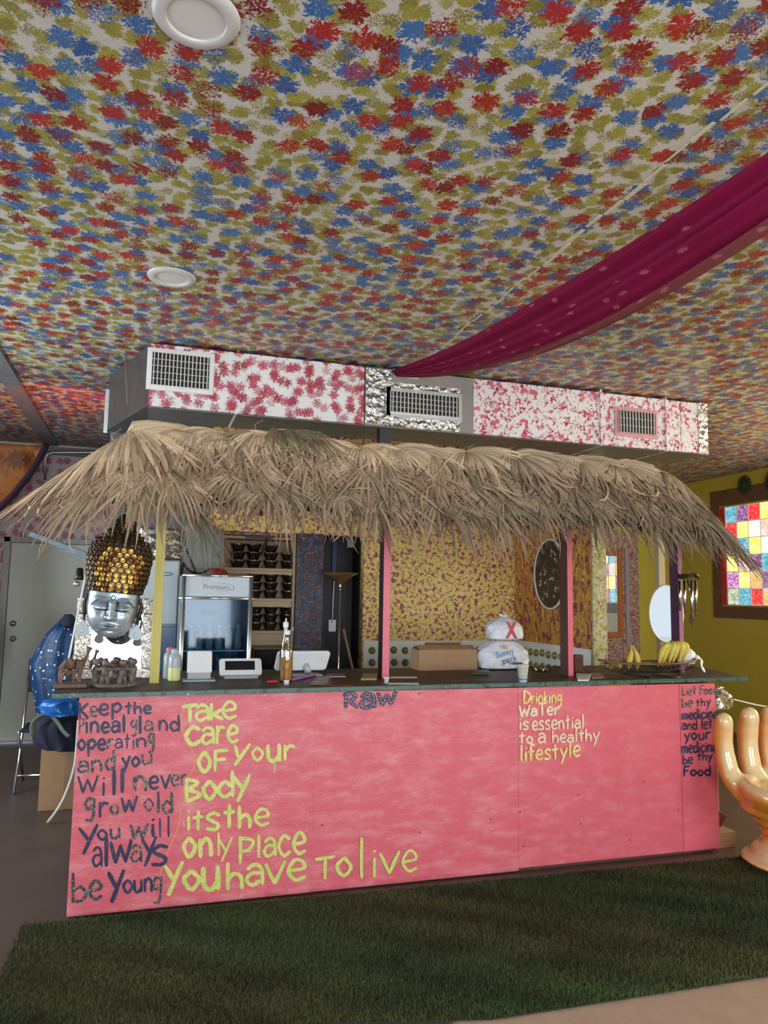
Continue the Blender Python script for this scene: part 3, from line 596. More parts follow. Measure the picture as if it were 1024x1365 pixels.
for a in [('K', 104, 957, 118, 957, 19, NV, 3.2), ('e', 119, 955, 131, 955, 20, NG, 2.4), ('ep', 131, 953, 163, 951, 22, NV, 3.0), ('the', 167, 952, 202, 951, 16, NV, 3.0),
          ('P', 105, 978, 113, 977, 20, NG, 1.8), ('ineal', 113, 977, 168, 976, 22, NV, 3.2), ('g', 174, 974, 183, 974, 20, NG, 2.2), ('l', 184, 977, 190, 977, 24, NV, 4.0), ('a', 192, 974, 205, 974, 21, NG, 2.2), ('nd', 211, 973, 240, 975, 22, NV, 3.0),
          ('ope', 103, 1000, 141, 999, 23, NV, 3.4), ('r', 142, 998, 152, 997, 22, NG, 3), ('ati', 153, 997, 180, 997, 20, NV, 2.0), ('n', 181, 996, 196, 995, 18, NV, 3.0), ('g', 197, 995, 206, 993, 26, NG, 3),
          ('an', 103, 1030, 137, 1028, 24, NG, 3.2), ('d', 140, 1027, 154, 1025, 24, NG, 3.2), ('yo', 162, 1023, 187, 1021, 22, NV, 3.2), ('u', 188, 1019, 204, 1018, 20, NG, 2.6),
          ('w', 103, 1057, 132, 1056, 33, NV, 2.8), ('i', 132, 1060, 144, 1060, 28, NV, 3.2), ('l', 146, 1060, 158, 1060, 33, NV, 4.6), ('l', 158, 1057, 168, 1057, 31, NV, 4.2), ('n', 177, 1055, 197, 1054, 30, NG, 4.0), ('ev', 198, 1052, 228, 1050, 27, NV, 3.2), ('er', 228, 1048, 250, 1046, 24, NG, 2.4),
          ('g', 112, 1085, 127, 1084, 30, NG, 3.6), ('r', 131, 1090, 145, 1089, 30, NV, 3.6), ('o', 146, 1085, 160, 1085, 22, NG, 3.0), ('w', 161, 1082, 184, 1080, 28, NV, 3.6), ('o', 191, 1081, 206, 1081, 24, NG, 2.2), ('ld', 208, 1084, 231, 1083, 27, NG, 3.6),
          ('y', 104, 1126, 131, 1122, 38, NV, 4.2), ('o', 129, 1119, 144, 1119, 22, NV, 3.0), ('u', 146, 1118, 161, 1117, 22, NG, 3.0), ('w', 173, 1118, 198, 1116, 28, NG, 3.6), ('i', 199, 1115, 209, 1114, 26, NV, 4), ('ll', 209, 1116, 229, 1115, 26, NV, 2.4),
          ('a', 123, 1155, 137, 1155, 40, NV, 3.0), ('l', 137, 1155, 147, 1155, 36, NV, 4.6), ('w', 146, 1150, 177, 1147, 42, NV, 4.0), ('a', 174, 1150, 190, 1149, 35, NG, 3.0), ('y', 188, 1142, 209, 1140, 36, NV, 4.0), ('s', 201, 1154, 225, 1150, 42, NV, 4.4),
          ('b', 94, 1203, 117, 1202, 37, NG, 3.8), ('e', 117, 1199, 137, 1197, 38, NG, 4.0), ('y', 143, 1189, 166, 1187, 40, NV, 5.0), ('o', 163, 1191, 178, 1190, 27, NV, 3.6), ('un', 178, 1190, 204, 1188, 27, NV, 3.4), ('g', 203, 1193, 216, 1191, 34, NG, 3.0),
          ('T', 243, 962, 263, 960, 21, LI, 4.6), ('a', 260, 961, 280, 960, 32, LI, 3.8), ('k', 279, 959, 298, 958, 22, LI, 4.2), ('e', 295, 958, 316, 957, 34, LI, 3.6),
          ('c', 246, 993, 268, 992, 36, LI, 5.0), ('a', 268, 992, 287, 991, 34, LI, 3.8), ('re', 287, 990, 318, 989, 36, LI, 3.8),
          ('O', 263, 1029, 282, 1028, 27, LI, 4.6), ('F', 283, 1027, 304, 1026, 25, LI, 4.2), ('Y', 312, 1017, 333, 1015, 22, LI, 4.0), ('o', 335, 1014, 352, 1014, 27, LI, 3.2), ('u', 355, 1015, 375, 1014, 34, LI, 4.6), ('r', 377, 1013, 394, 1012, 32, LI, 3.8),
          ('B', 246, 1069, 268, 1068, 30, LI, 4.4), ('o', 269, 1065, 290, 1064, 40, LI, 4.6), ('d', 289, 1063, 313, 1062, 34, LI, 4.6), ('y', 311, 1056, 334, 1054, 33, LI, 4.4),
          ('it', 248, 1107, 272, 1106, 29, LI, 3.8), ('s', 273, 1106, 295, 1105, 36, LI, 4.2), ('th', 298, 1104, 336, 1102, 31, LI, 4.6), ('e', 338, 1101, 360, 1100, 33, LI, 3.6),
          ('on', 243, 1144, 284, 1141, 40, LI, 4.8), ('l', 286, 1141, 297, 1140, 30, LI, 2.6), ('y', 291, 1137, 310, 1135, 30, LI, 2.8), ('P', 316, 1150, 340, 1148, 33, LI, 4.0), ('l', 339, 1142, 351, 1141, 30, LI, 3.6), ('a', 351, 1142, 369, 1140, 38, LI, 3.6), ('ce', 370, 1140, 408, 1138, 40, LI, 4.0),
          ('y', 218, 1180, 244, 1176, 42, LI, 5.2), ('o', 243, 1186, 268, 1185, 42, LI, 5.4), ('u', 268, 1185, 294, 1184, 46, LI, 6.0), ('h', 300, 1186, 326, 1184, 35, LI, 4.8), ('a', 327, 1181, 353, 1179, 42, LI, 4.4), ('v', 352, 1178, 382, 1175, 44, LI, 4.2), ('e', 382, 1174, 409, 1172, 42, LI, 4.2),
          ('T', 420, 1172, 446, 1169, 27, LI, 4.0), ('O', 447, 1168, 470, 1167, 25, LI, 4.2), ('l', 475, 1169, 489, 1168, 50, LI, 4.2), ('i', 493, 1168, 505, 1167, 42, LI, 3.6), ('v', 505, 1166, 534, 1163, 44, LI, 4.2), ('e', 535, 1162, 557, 1160, 42, LI, 3.2),
          ('D', 697, 938, 708, 938, 17, AM, 2.2), ('rinking', 708, 938, 749, 936, 16, AM, 1.9), ('WaTer', 692, 955, 746, 952, 15, M['cream_paint'], 2.4),
          ('is', 692, 973, 705, 973, 16, M['cream_paint'], 2.0), ('essential', 709, 973, 779, 971, 18, M['cream_paint'], 2.0),
          ('to', 692, 991, 711, 991, 16, M['cream_paint'], 2.2), ('a', 717, 990, 728, 990, 19, M['cream_paint'], 2.2), ('healthy', 736, 990, 799, 987, 16, M['cream_paint'], 2.0),
          ('lifestyle', 693, 1015, 774, 1008, 21, AM, 2.6),
          ('Let', 909, 927, 929, 926, 12, NG, 1.7), ('Food', 933, 926, 957, 925, 12, NG, 1.7), ('be', 909, 943, 924, 942, 12, NG, 1.8), ('thy', 928, 942, 948, 940, 11, NV, 1.6),
          ('medicine', 909, 959, 957, 957, 13, NV, 2.0), ('and', 909, 973, 930, 972, 13, NV, 1.7), ('let', 935, 972, 950, 971, 14, NV, 1.8), ('your', 912, 987, 948, 985, 15, NV, 2.0),
          ('medicine', 909, 1004, 956, 1002, 15, NV, 1.9), ('be', 910, 1019, 924, 1017, 12, NV, 1.8), ('thy', 930, 1014, 950, 1013, 12, NV, 1.9), ('Food', 911, 1035, 948, 1033, 13, NV, 2.4)]:
    stroke_word(*a)
stroke_word('R', 458, 944, 478, 943, 19, NV, 4.4, beads=M['white_dot']); stroke_word('a', 480, 943, 502, 942, 30, NV, 4.8, beads=M['white_dot']); stroke_word('w', 503, 941, 530, 938, 27, NV, 4.2, beads=M['white_dot'])
def ribbon_px(pts, th, mat, nm, off=.0064):
    q = crom([(a, b_, 0) for a, b_ in pts], 8); n = len(q); mb = MB(); vs = []
    for sgn in (1, -1):
        for i, p in enumerate(q):
            d = (q[min(i+1, n-1)]-q[max(i-1, 0)]).normalized(); vs.append(tuple(U(p.x-d.y*th/2*sgn, p.y+d.x*th/2*sgn, 'y', YC-off)))
    mb.add(vs, [(i, i+1, n+i+1, n+i) for i in range(n-1)]); return mb.build(nm, mat, ctr, fix=False)
ribbon_px([(247, 936), (242, 958), (246, 985), (258, 1003), (259, 1022), (247, 1045), (241, 1075), (238, 1100), (228, 1125), (218, 1150), (213, 1175), (214, 1200)], 1.8, M['orange_line'], 'painted_dividing_line')
ribbon_px([(366, 1016), (366.5, 1022), (366, 1031)], 1.3, M['lime'], 'paint_drip')

# ================================================================== POSTS (2x4s standing on the counter)
def post(name, x, w, y0, dep, z1, mf, ms, label, z0=ZT):
    t = thing(name, (x+w/2, y0+dep/2, z0), label, 'post')
    b = MB(); b.box(x, x+w, y0, y0+dep, z0, z1); o = b.build('timber', [mf, ms], t, bevel=.002)
    me = o.data
    for p in me.polygons: p.material_index = 0 if p.normal.y < -.5 else 1
    return t
post('support_post', U(204.5, 800, 'y', 4.33).x, .050, 4.33, .05, 2.02, M['yellow_post'], M['yellow_post'], 'worn yellow wooden post standing near the left end of the counter')
post('support_post', U(511, 800, 'y', 4.42).x, .045, 4.42, .09, 2.02, M['pink_post'], M['black'], 'pink fronted wooden post with a black side, by the middle of the counter')
post('support_post', U(757, 800, 'y', 4.30).x, .036, 4.30, .10, 2.02, M['pink_post'], M['dark_post'], 'pink fronted wooden post with a dark brown side, right of the paper cup')
post('support_post', U(905, 800, 'y', 4.42).x, .034, 4.42, .09, 2.02, flat('mauve_paint', (.34, .12, .20), .45), M['purple_post'], 'purple post with a mauve front standing behind the banana bowl')
bp = post('support_post', U(878, 740, 'y', 4.86).x, .055, 4.86, .05, 2.10, M['beige_post'], M['beige_post'], 'unpainted beige post behind the oval mirror')

# ================================================================== THATCH ROOF
YR, ZR = 4.52, 2.43
ss = np.linspace(-.5, 1.6, 421)
def _phi(s):
    return np.radians(np.where(s < 0, -25+45*np.clip((s+.25)/.25, 0, 1)-(s < -.25)*20, np.interp(s, [0, .15, .45, .85, 1.0, 1.25], [20, 34, 38, 42, 60, 84])))
ph = _phi(ss); ds = ss[1]-ss[0]; i0 = int(round(.5/ds))
yy = -np.cumsum(np.cos(ph))*ds; zz = -np.cumsum(np.sin(ph))*ds; yy -= yy[i0]; zz -= zz[i0]
def roof(x, s, off):
    y = YR+float(np.interp(s, ss, yy)); z = ZR+float(np.interp(s, ss, zz)); p = float(np.interp(s, ss, ph))
    y -= math.sin(p)*off; z += math.cos(p)*off
    dl = max(0, -.12-x); dr = max(0, x-3.36)
    if dl or dr:
        dh, k, sl = (dl, .88, .80) if dl else (dr, .74, 1.25)
        x = (-.12-dl*k) if dl else (3.36+dr*k)
        drop = max(0, ZR-z); e = sl*k*dh*dh/(dh+.03); z = ZR-(drop**1.5+e**1.5)**(1/1.5)
        if drop == 0: z = z+(0)
    z += .012*math.sin(x*3.1)
    return (x, y, z)
tr = thing('thatched_roof', (1.7, 4.3, 1.9), 'dry tan palm leaf thatch awning over the pink counter', 'roof')
LR = random.Random(11)
def palm_leaf(x0, s0, alpha, L, off, n=38, spread=1.75, droop=.6, tone=None, split=.42, map_=None):
    V = []; Fc = []; Cc = []
    tone = tone or (.48, .39, .26); tk = LR.uniform(.80, 1.12); tone = tuple(c*tk for c in tone)
    f = map_ or roof; dth = 2*spread/n
    for i in range(n):
        th0 = -spread+dth*(i+.5); k = abs(th0)/spread
        Lb = L*(1-.22*k*k)*LR.uniform(.85, 1.12); jit = LR.gauss(0, .17); lift = LR.gauss(0, .016); curl = LR.gauss(0, .7)
        seg = 10; x, s = x0, s0; ps = []; ang = th0+alpha
        lost = LR.random() < .08
        for j in range(seg+1):
            t = j/seg; q = max(0, (t-split)/(1-split))
            a = (th0+alpha)*(1-droop*q*q*(1 if abs(th0+alpha) < 2.2 else .4))+jit*q+curl*.5*q*q*q
            if j: x += math.sin(a)*Lb/seg; s += math.cos(a)*Lb/seg
            ps.append((x, s, a, t, q))
        base = len(V); sh = LR.uniform(.66, 1.18)*(.55 if LR.random() < .12 else 1); 
        for (x, s, a, t, q) in ps:
            w = dth*.5*Lb*t if t < split else dth*.5*Lb*split*(1-q**1.8)*.85
            w = max(w, .0008)
            o = off+.035*math.sin(PI*min(1, t*1.15))+lift*q*1.8
            nx, ns = math.cos(a), -math.sin(a); tw = LR.gauss(0, .4)*q*w+curl*w*q*1.2
            rid = .55*w+.0025 if t < split else .5*w+.002
            for e, hh in ((-1, -tw), (0, rid), (1, tw)):
                V.append(f(x+nx*w*e, s+ns*w*e, o+hh))
                c = sh*(1. if t < split else 1-.14*q); gg = 1-.12*q
                Cc.append((tone[0]*c, tone[1]*c*gg, tone[2]*c*gg*.97, 1))
        for j in range(seg):
            for e in (0, 1):
                a_ = base+j*3+e; Fc.append((a_, a_+1, a_+4, a_+3))
    return V, Fc, Cc
def leaf_obj(data, parent, name='palm_leaf'):
    V, Fc, Cc = data; loc = Vector(parent['_o']); me = bpy.data.meshes.new(name)
    me.from_pydata([tuple(Vector(v)-loc) for v in V], [], Fc); me.materials.append(M['thatch'])
    ca = me.color_attributes.new('col', 'FLOAT_COLOR', 'POINT'); ca.data.foreach_set('color', np.array(Cc, dtype=np.float32).ravel())
    o = bpy.data.objects.new(name, me); C.objects.link(o); o.parent = parent; return o
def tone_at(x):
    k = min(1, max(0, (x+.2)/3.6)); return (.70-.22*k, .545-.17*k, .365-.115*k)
def row(s0, off, L, step, x0, x1, droop, jx=.05, n=34, al=.25, row_shade=1., spread=1.5):
    x = x0
    while x <= x1+.001:
        a = LR.uniform(-al, al); e = 0
        if x < .15: e = -.9*(.15-x)/.5
        if x > 3.15: e = .9*(x-3.15)/.5
        tn = tuple(c*row_shade for c in tone_at(x))
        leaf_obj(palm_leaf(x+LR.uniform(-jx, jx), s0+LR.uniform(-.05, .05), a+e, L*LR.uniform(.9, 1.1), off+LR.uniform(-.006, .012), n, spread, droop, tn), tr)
        x += step
row(.54, .008, .46, .115, -.26, 3.58, .8, n=20, row_shade=.62, spread=1.1)  # lower rows darker: occlusion by the leaves above painted in
row(.40, .018, .46, .125, -.30, 3.58, .8, n=22, row_shade=.78, spread=1.15, al=.4)
row(.25, .030, .50, .15, -.28, 3.54, .7, n=24, row_shade=.92, al=.45, spread=1.3)
row(.12, .044, .50, .19, -.24, 3.48, .6, n=28, row_shade=1., al=.5)
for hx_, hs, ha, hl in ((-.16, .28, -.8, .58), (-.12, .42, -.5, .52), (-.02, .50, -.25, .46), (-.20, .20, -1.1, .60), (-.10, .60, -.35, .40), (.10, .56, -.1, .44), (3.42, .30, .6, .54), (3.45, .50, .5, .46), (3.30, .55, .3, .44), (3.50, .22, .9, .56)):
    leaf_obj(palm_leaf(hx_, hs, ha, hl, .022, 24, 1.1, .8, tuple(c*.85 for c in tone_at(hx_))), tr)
# the big pleated fans that lie on top along the ridge
for px_x, s0, a, L in ((-.20, .02, -1.0, .74), (-.14, .05, -.65, .70), (-.05, .06, -.25, .60), (.24, -.01, -.85, .62), (.40, .03, .05, .50), (.60, .03, .35, .48), (.93, .03, -.25, .46), (1.22, .04, .10, .44), (1.44, .0, .60, .48), (1.66, .05, .30, .48), (1.95, .0, .65, .54), (2.24, .04, .60, .54), (2.50, .05, .1, .44), (2.74, .02, .70, .56), (3.02, .04, .50, .52), (3.24, .0, .45, .64), (3.40, .03, .95, .66)):
    leaf_obj(palm_leaf(px_x, s0, a, L, .060+LR.uniform(0, .016), 32, 1.45, .4, tuple(c*1.14 for c in tone_at(px_x)), split=.60), tr)
leaf_obj(palm_leaf(.72, -.03, .20, .50, .095, 30, .7, .5, (.30, .26, .165), split=.40), tr)
leaf_obj(palm_leaf(.78, -.02, .50, .46, .10, 22, .5, .5, (.27, .24, .15), split=.40), tr)
# a leaf drooping under the roof beside the tall cooler
def hang(x, s, o): return (x, 4.70-o, 2.08-s*.95)
leaf_obj(palm_leaf(.27, 0, .25, .46, .0, 20, .55, .6, (.34, .29, .19), split=.3, map_=hang), tr)
leaf_obj(palm_leaf(.21, 0, .30, .40, .03, 16, .45, .5, (.42, .36, .24), split=.3, map_=hang), tr)
# deck added to stop light leaking, ridge beam and rafters under the leaves
def dk(u, v):
    x = -.20+3.68*u; s = -.28+1.0*v; p = roof(x, s, -.03); return p
MB().grid(dk, 30, 16).build('light_stop_deck', flat('dark_thatch_backing', (.055, .04, .022), .9), tr, solid=.012)
for x in (-.1, .55, 1.35, 2.15, 2.9, 3.4):
    MB().tube([roof(x, s, -.065) for s in (0, .3, .5, .72)], .022, 6).build('rafter', M['dark_post'], tr)
MB().tube([(-.08, 4.28, 2.10), (3.72, 4.28, 2.10)], .025, 8).build('eave_beam', M['dark_post'], tr)
MB().tube([(-.10, 4.86, 2.13), (3.75, 4.86, 2.13)], .025, 8).build('back_beam', M['dark_post'], tr)
for x in (-.05, 1.38, 3.3): MB().tube([(x, 4.86, 2.13), (x, 4.6, 2.38)], .02, 6).build('strut', M['dark_post'], tr)
for x, L in ((-.22, .14), (.60, .12), (2.0, .08)):
    p = Vector(roof(x, -.02, .06)); MB().tube([p, p+Vector((-.02, 0, L*.5)), p+Vector((.03, 0, L*.8))], [.005, .004, .002], 5).build('leaf_stem', flat('dry_stem', (.30, .24, .14), .7), tr)
p = U(600, 714, 'y', 3.92)

# ================================================================== DUCT
YD = 4.755
du = thing('air_duct', (2.0, YD, 2.69), 'long rectangular air duct stamped red on white hanging below the ceiling', 'duct')
z0, z1 = 2.685, H-.02
xs = [-.045, .36, .50, 1.335, 1.50, 2.03, 2.125, 3.15, 4.10]
dx0 = lambda px: U(px, 520, 'y', YD).x
def duct_seg(a, b_, mat, nm='duct_section', e=0): return box(a+.002, b_-.002, YD-e, YD+.42, z0-e, z1+e*0).build(nm, mat, du, bevel=.004)
duct_seg(-.045, .49, M['duct']); duct_seg(.49, 1.335, M['duct']); duct_seg(1.335, 2.125, flat('galvanised_sheet', (.30, .27, .25), .4, .6, var=.2), e=.004)
duct_seg(2.125, 3.15, M['duct_smear']); duct_seg(3.15, 3.86, M['duct_smear']); duct_seg(3.86, 4.10, M['duct_smear'])
box(4.02, 4.105, YD-.006, YD+.424, z0-.006, z1).build('end_band', M['foil'], du)
gal = flat('galvanised_underside', (.22, .21, .19), .45, .5, var=.3)
box(-.04, 4.09, YD+.005, YD+.415, z0-.008, z0-.0045).build('underside', gal, du)
for a, w in ((.49, .016), (3.15, .016), (3.72, .012)):
    box(a-w/2, a+w/2, YD-.014, YD+.425, z0-.010, z1+.018).build('flange', M['duct_smear'] if a > 2 else M['duct'], du, bevel=.002)
# angled end going back on the left
mb = MB(); P0 = [(-.045, YD+.01), (-.32, 5.62), (-.10, 5.75), (.10, YD+.40)]
mb.prism(P0, lambda a, c, d: (a, c, d), z0+.0, z1).build('duct_elbow', flat('galvanised_dark', (.13, .12, .115), .42, .6, var=.3), du)
box(-.34, -.315, 5.60, 5.63, z0-.02, z1-.1).build('elbow_corner', M['steel'], du)
def strip(x0, x1, za, zb, mat, nm='foil_tape', e=.006): box(x0, x1, YD-e, YD-.001, za, zb).build(nm, mat, du)
strip(1.34, 1.50, z0+.01, z1-.01, M['foil']); strip(2.02, 2.125, z0, z1-.09, flat('grey_patch', (.26, .23, .22), .45, .4), 'sheet_patch'); strip(1.50, 2.02, 2.935, 2.99, M['foil'], e=.008); strip(1.50, 2.02, z0, 2.755, M['foil'], e=.008); strip(1.475, 1.515, z0, z1-.02, M['foil'], e=.010)
strip(1.53, 1.71, z1-.05, z1+.0, M['paper'], 'paper_patch', .012)
def grille(x0, x1, za, zb, nv, nh, fm, wide=.03, lab=None):
    y = YD-.004
    box(x0-wide, x1+wide, y-.006, y, za-wide, zb+wide).build('grille_plate', fm, du, bevel=.002)
    box(x0, x1, y-.010, y-.006, za, zb).build('grille_dark_slab', M['grille_dark'], du)  # near-black slab paints the shade behind the grille bars
    fr = MB(); t = .006
    fr.box(x0-t, x1+t, y-.020, y-.006, za-t, za).box(x0-t, x1+t, y-.020, y-.006, zb, zb+t).box(x0-t, x0, y-.020, y-.006, za, zb).box(x1, x1+t, y-.020, y-.006, za, zb)
    fr.build('grille_rim', fm, du)
    vb = None
    for i in range(nv):
        x = x0+(x1-x0)*(i+.5)/nv
        if vb is None: vb = MB().box(-.0028, .0028, -.005, .003, -(zb-za)/2, (zb-za)/2).build('grille_bar', M['offwhite'], du); o = vb
        else: o = vb.copy(); C.objects.link(o)
        o.location = (x, y-.016, (za+zb)/2)
    for i in range(nh):
        z = za+(zb-za)*(i+1)/(nh+1); box(x0, x1, y-.013, y-.0105, z-.0015, z+.0015).build('grille_crossbar', M['offwhite'], du)
def uz(px, py): return U(px, py, 'y', YD)
grille(uz(200, 540).x, uz(277, 540).x, 2.815, 3.02, 15, 4, flat('white_grille_plate', (.72, .72, .72), .4))
grille(uz(520, 540).x, uz(610, 540).x, 2.785, 2.925, 18, 3, flat('aluminium_plate', (.50, .50, .48), .3, .7))
grille(uz(823, 540).x, uz(871, 540).x, 2.79, 2.955, 12, 2, flat('pink_grille_plate', (.62, .32, .36), .4))
hr = MB().tube([(-.20, 5.05, H), (-.16, 4.78, 2.68)], .006, 6); hr.build('hanger_rod', M['steel'], du)
hr = MB().tube([(1.49, 4.82, 2.5), (1.49, 4.82, 2.68)], .05, 4).build('hanger_block', M['black'], du)

# recessed ceiling lamps
def disc_light(px, py, label):
    p = U(px, py, 'z', H); t = thing('ceiling_light', (p.x, p.y, H-.012), label, 'ceiling light', 'recessed ceiling lamps, switched off')
    MB().lathe((p.x, p.y, H), [(.078, -.001), (.078, -.010), (.084, -.014), (.112, -.010), (.118, -.001)], 40).build('trim_ring', M['ring'], t, smooth=True)
    MB().lathe((p.x, p.y, H), [(.0005, -.006), (.05, -.0065), (.0775, -.006)], 40).build('lens', M['lens'], t, smooth=True)
M['ring'] = flat('lamp_ring', (.55, .54, .52), .4)
disc_light(262, 22, 'round recessed ceiling lamp, the larger one nearest the viewer at the top edge'); disc_light(229, 369, 'round recessed ceiling lamp farther back, just in front of the duct')

# ================================================================== CURTAIN SWAG
A0, A1 = Vector((1.50, 4.66, 3.04)), Vector((1.98, .95, 3.06))
def swag(u, v):
    p = A0.lerp(A1, u); q4 = 4*u*(1-u)
    fold = .020*math.sin(v*PI*5+u*4)+.010*math.sin(v*PI*11+u*9)
    w = .04+.20*min(1, u*2.4)**.8
    z = p.z-.125*q4-v*(.035+.16*q4)
    q = p+Vector((.99, .13, 0))*(fold*(.4+.6*min(1, u*3))+(v-.35)*w*.75)
    return (q.x, q.y, z)
nu, nv = 70, 36
cm = MB().grid(swag, nu, nv); co = cm.build('draped_curtain', M['curtain'], loc=(A0.x, A0.y, 2.6), smooth=True, solid=.003, fix=False)
uvl = co.data.uv_layers.new(name='UVMap')
for l in co.data.loops:
    i, j = divmod(l.vertex_index, nv); uvl.data[l.index].uv = (i/(nu-1)*3.9, j/(nv-1)*1.0)
tag(co, 'magenta sari cloth swagged from the duct across the ceiling', 'curtain')

# ================================================================== TURF
tf = thing('artificial_turf', (1.5, 3.4, 0), 'long dark green artificial grass mat on the floor before the counter', 'rug')
TP = [(-.47, 2.95), (-.47, 4.03), (3.35, 4.0), (4.3, 3.93), (4.3, 2.55), (2.55, 2.68), (1.24, 2.70), (.72, 2.84)]
TP = [(-.50, 2.82), (-.47, 4.02), (3.40, 3.93), (4.4, 3.90), (4.4, 2.62), (2.54, 2.70), (1.3, 2.715), (.72, 2.85)]
plan(TP, 0, .006).build('backing', M['turf_base'], tf)
rs = np.random.RandomState(5); NB = 330000
X = rs.uniform(-.52, 4.0, NB); Y = rs.uniform(2.5, 4.04, NB)
def inside(X, Y, P_):
    r = np.zeros(len(X), bool); n = len(P_)
    for i in range(n):
        (x1, y1), (x2, y2) = P_[i], P_[(i+1) % n]
        c = ((y1 > Y) != (y2 > Y)) & (X < (x2-x1)*(Y-y1)/(y2-y1+1e-12)+x1); r ^= c
    return r
XJ = X+rs.normal(0, .006, NB); YJ = Y+rs.normal(0, .008, NB); k = inside(XJ, YJ, TP); X, Y = X[k], Y[k]; NB = len(X)
hh = rs.uniform(.010, .022, NB); aa = rs.uniform(0, 2*PI, NB); ln = rs.uniform(.002, .014, NB); la = rs.uniform(0, 2*PI, NB); w = .0016
V = np.zeros((NB, 3, 3), np.float32)
V[:, 0] = np.stack([X-np.cos(aa)*w, Y-np.sin(aa)*w, np.full(NB, .004)], 1); V[:, 1] = np.stack([X+np.cos(aa)*w, Y+np.sin(aa)*w, np.full(NB, .004)], 1)
V[:, 2] = np.stack([X+np.cos(la)*ln, Y+np.sin(la)*ln, .004+hh], 1)
V -= np.array(tf.location, np.float32)
me = bpy.data.meshes.new('grass_blades'); me.vertices.add(NB*3); me.vertices.foreach_set('co', V.ravel()); me.loops.add(NB*3); me.loops.foreach_set('vertex_index', np.arange(NB*3, dtype=np.int32))
me.polygons.add(NB); me.polygons.foreach_set('loop_start', np.arange(0, NB*3, 3, dtype=np.int32)); me.polygons.foreach_set('loop_total', np.full(NB, 3, np.int32)); me.update()
g = rs.rand(NB, 1); base = np.where(g < .45, np.array([[.030, .052, .012]]), np.where(g < .78, np.array([[.056, .078, .018]]), np.array([[.070, .046, .022]])))*rs.uniform(.6, 1.35, (NB, 1))
base = base*(1+.30*np.sin(X*5.1+2*np.sin(Y*7))*np.sin(Y*9+X*3)+.18*np.sin(X*13+Y*17))[:, None]; base[:, 0] *= 1+.25*np.sin(X*3.3+Y*4+1)
fr_ = np.clip((3.0-Y)/.25, 0, 1)[:, None]; base = base*(1+.25*fr_*np.array([[.6, 1.3, .8]]))
cc = np.ones((NB, 3, 4), np.float32); cc[:, :, :3] = base[:, None, :]; cc[:, 2, :3] *= 1.25
ca = me.color_attributes.new('col', 'FLOAT_COLOR', 'POINT'); ca.data.foreach_set('color', cc.ravel())
me.materials.append(M['grass']); go = bpy.data.objects.new('grass_blades', me); C.objects.link(go); go.parent = tf; go['kind'] = 'stuff'
#PART2
# ================================================================== THINGS HUNG FROM / STANDING ON THE BAR
# ---- mask
MC = U(153, 790, 'y', 3.86); S_ = .125
mk = thing('hanging_mask', (MC.x, 3.86, 1.36), 'silver faced serene carved mask with tall gold studded headdress hanging under the thatch', 'mask')
TILT = Matrix.Rotation(math.radians(5), 3, 'Y')
def mp(x, y, z):  # mask coords: x right, y forward(+ towards viewer), z up from the hairline
    v = TILT @ Vector((x, 0, z)); return (MC.x+v.x, 3.90-y, MC.z+v.z)
def gs(x, z, cx, cz, sx, sz): return math.exp(-((x-cx)/sx)**2-((z-cz)/sz)**2)
def face(u, v):
    t = v; z = .012-.225*t
    w = .118*math.sqrt(max(0, 1-max(0, (t-.30)/.72)**2.3)); a = (u*2-1)*PI/2; x = w*math.sin(a)
    d = .105*math.cos(a)**.75*math.sqrt(max(.0, 1-max(0, (t-.45)/.58)**2.6)) if abs(a) < PI/2-.001 else 0
    k = math.cos(a)**.5 if abs(a) < 1.57 else 0
    f = 0
    zz_ = z
    nose = gs(x, 0, 0, 0, .0135, 1)*(.012+.026*max(0, min(1, (-zz_-.045)/.07)))*(1 if -.128 < zz_ < -.03 else 0)*min(1, (.140+zz_)/.014 if zz_ < -.115 else 1)*min(1, max(0, (-zz_-.03)/.02))
    f += nose*1.2+.012*gs(x, z, .017, -.117, .009, .009)+.012*gs(x, z, -.017, -.117, .009, .009)
    for s in (-1, 1):
        xe = x*s
        f -= .020*gs(xe, z, .045, -.062, .032, .022)                    # socket
        f += .024*gs(xe, z, .046, -.072, .024, .014)                    # lid
        lid = -.085+.006*((xe-.046)/.03)**2
        f -= .007*math.exp(-((z-lid)/.0028)**2)*math.exp(-((xe-.046)/.030)**4)
        br = -.030-14*(xe-.048)**2+.002
        f += .010*math.exp(-((z-br)/.0045)**2)*(1 if .006 < xe < .098 else 0)
        f += .008*gs(xe, z, .060, -.118, .03, .03)                      # cheek
    f += .013*gs(x, z, 0, -.152, .030, .0055)+.014*gs(x, z, 0, -.165, .022, .006)-.010*math.exp(-((z+.1585-1.6*x*x)/.0022)**2)*math.exp(-(x/.034)**4)
    f += .008*gs(x, z, 0, -.200, .022, .015)-.006*gs(x, z, 0, -.180, .03, .006)
    return mp(x, d+f*k, z)
fo_ = MB().grid(face, 110, 130).build('face', M['silver_face'], mk, smooth=True, fix=False)
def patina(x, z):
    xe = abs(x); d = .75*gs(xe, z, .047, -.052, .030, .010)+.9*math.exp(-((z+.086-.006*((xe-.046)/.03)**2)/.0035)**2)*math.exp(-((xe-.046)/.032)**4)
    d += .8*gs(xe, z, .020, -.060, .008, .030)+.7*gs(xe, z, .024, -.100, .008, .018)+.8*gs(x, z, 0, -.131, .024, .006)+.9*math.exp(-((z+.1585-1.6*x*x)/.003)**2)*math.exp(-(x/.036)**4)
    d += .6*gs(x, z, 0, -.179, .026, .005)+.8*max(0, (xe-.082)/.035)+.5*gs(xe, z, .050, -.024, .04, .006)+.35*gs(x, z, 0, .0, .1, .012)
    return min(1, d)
pc = fo_.data.color_attributes.new('patina', 'FLOAT_COLOR', 'POINT'); pv = []
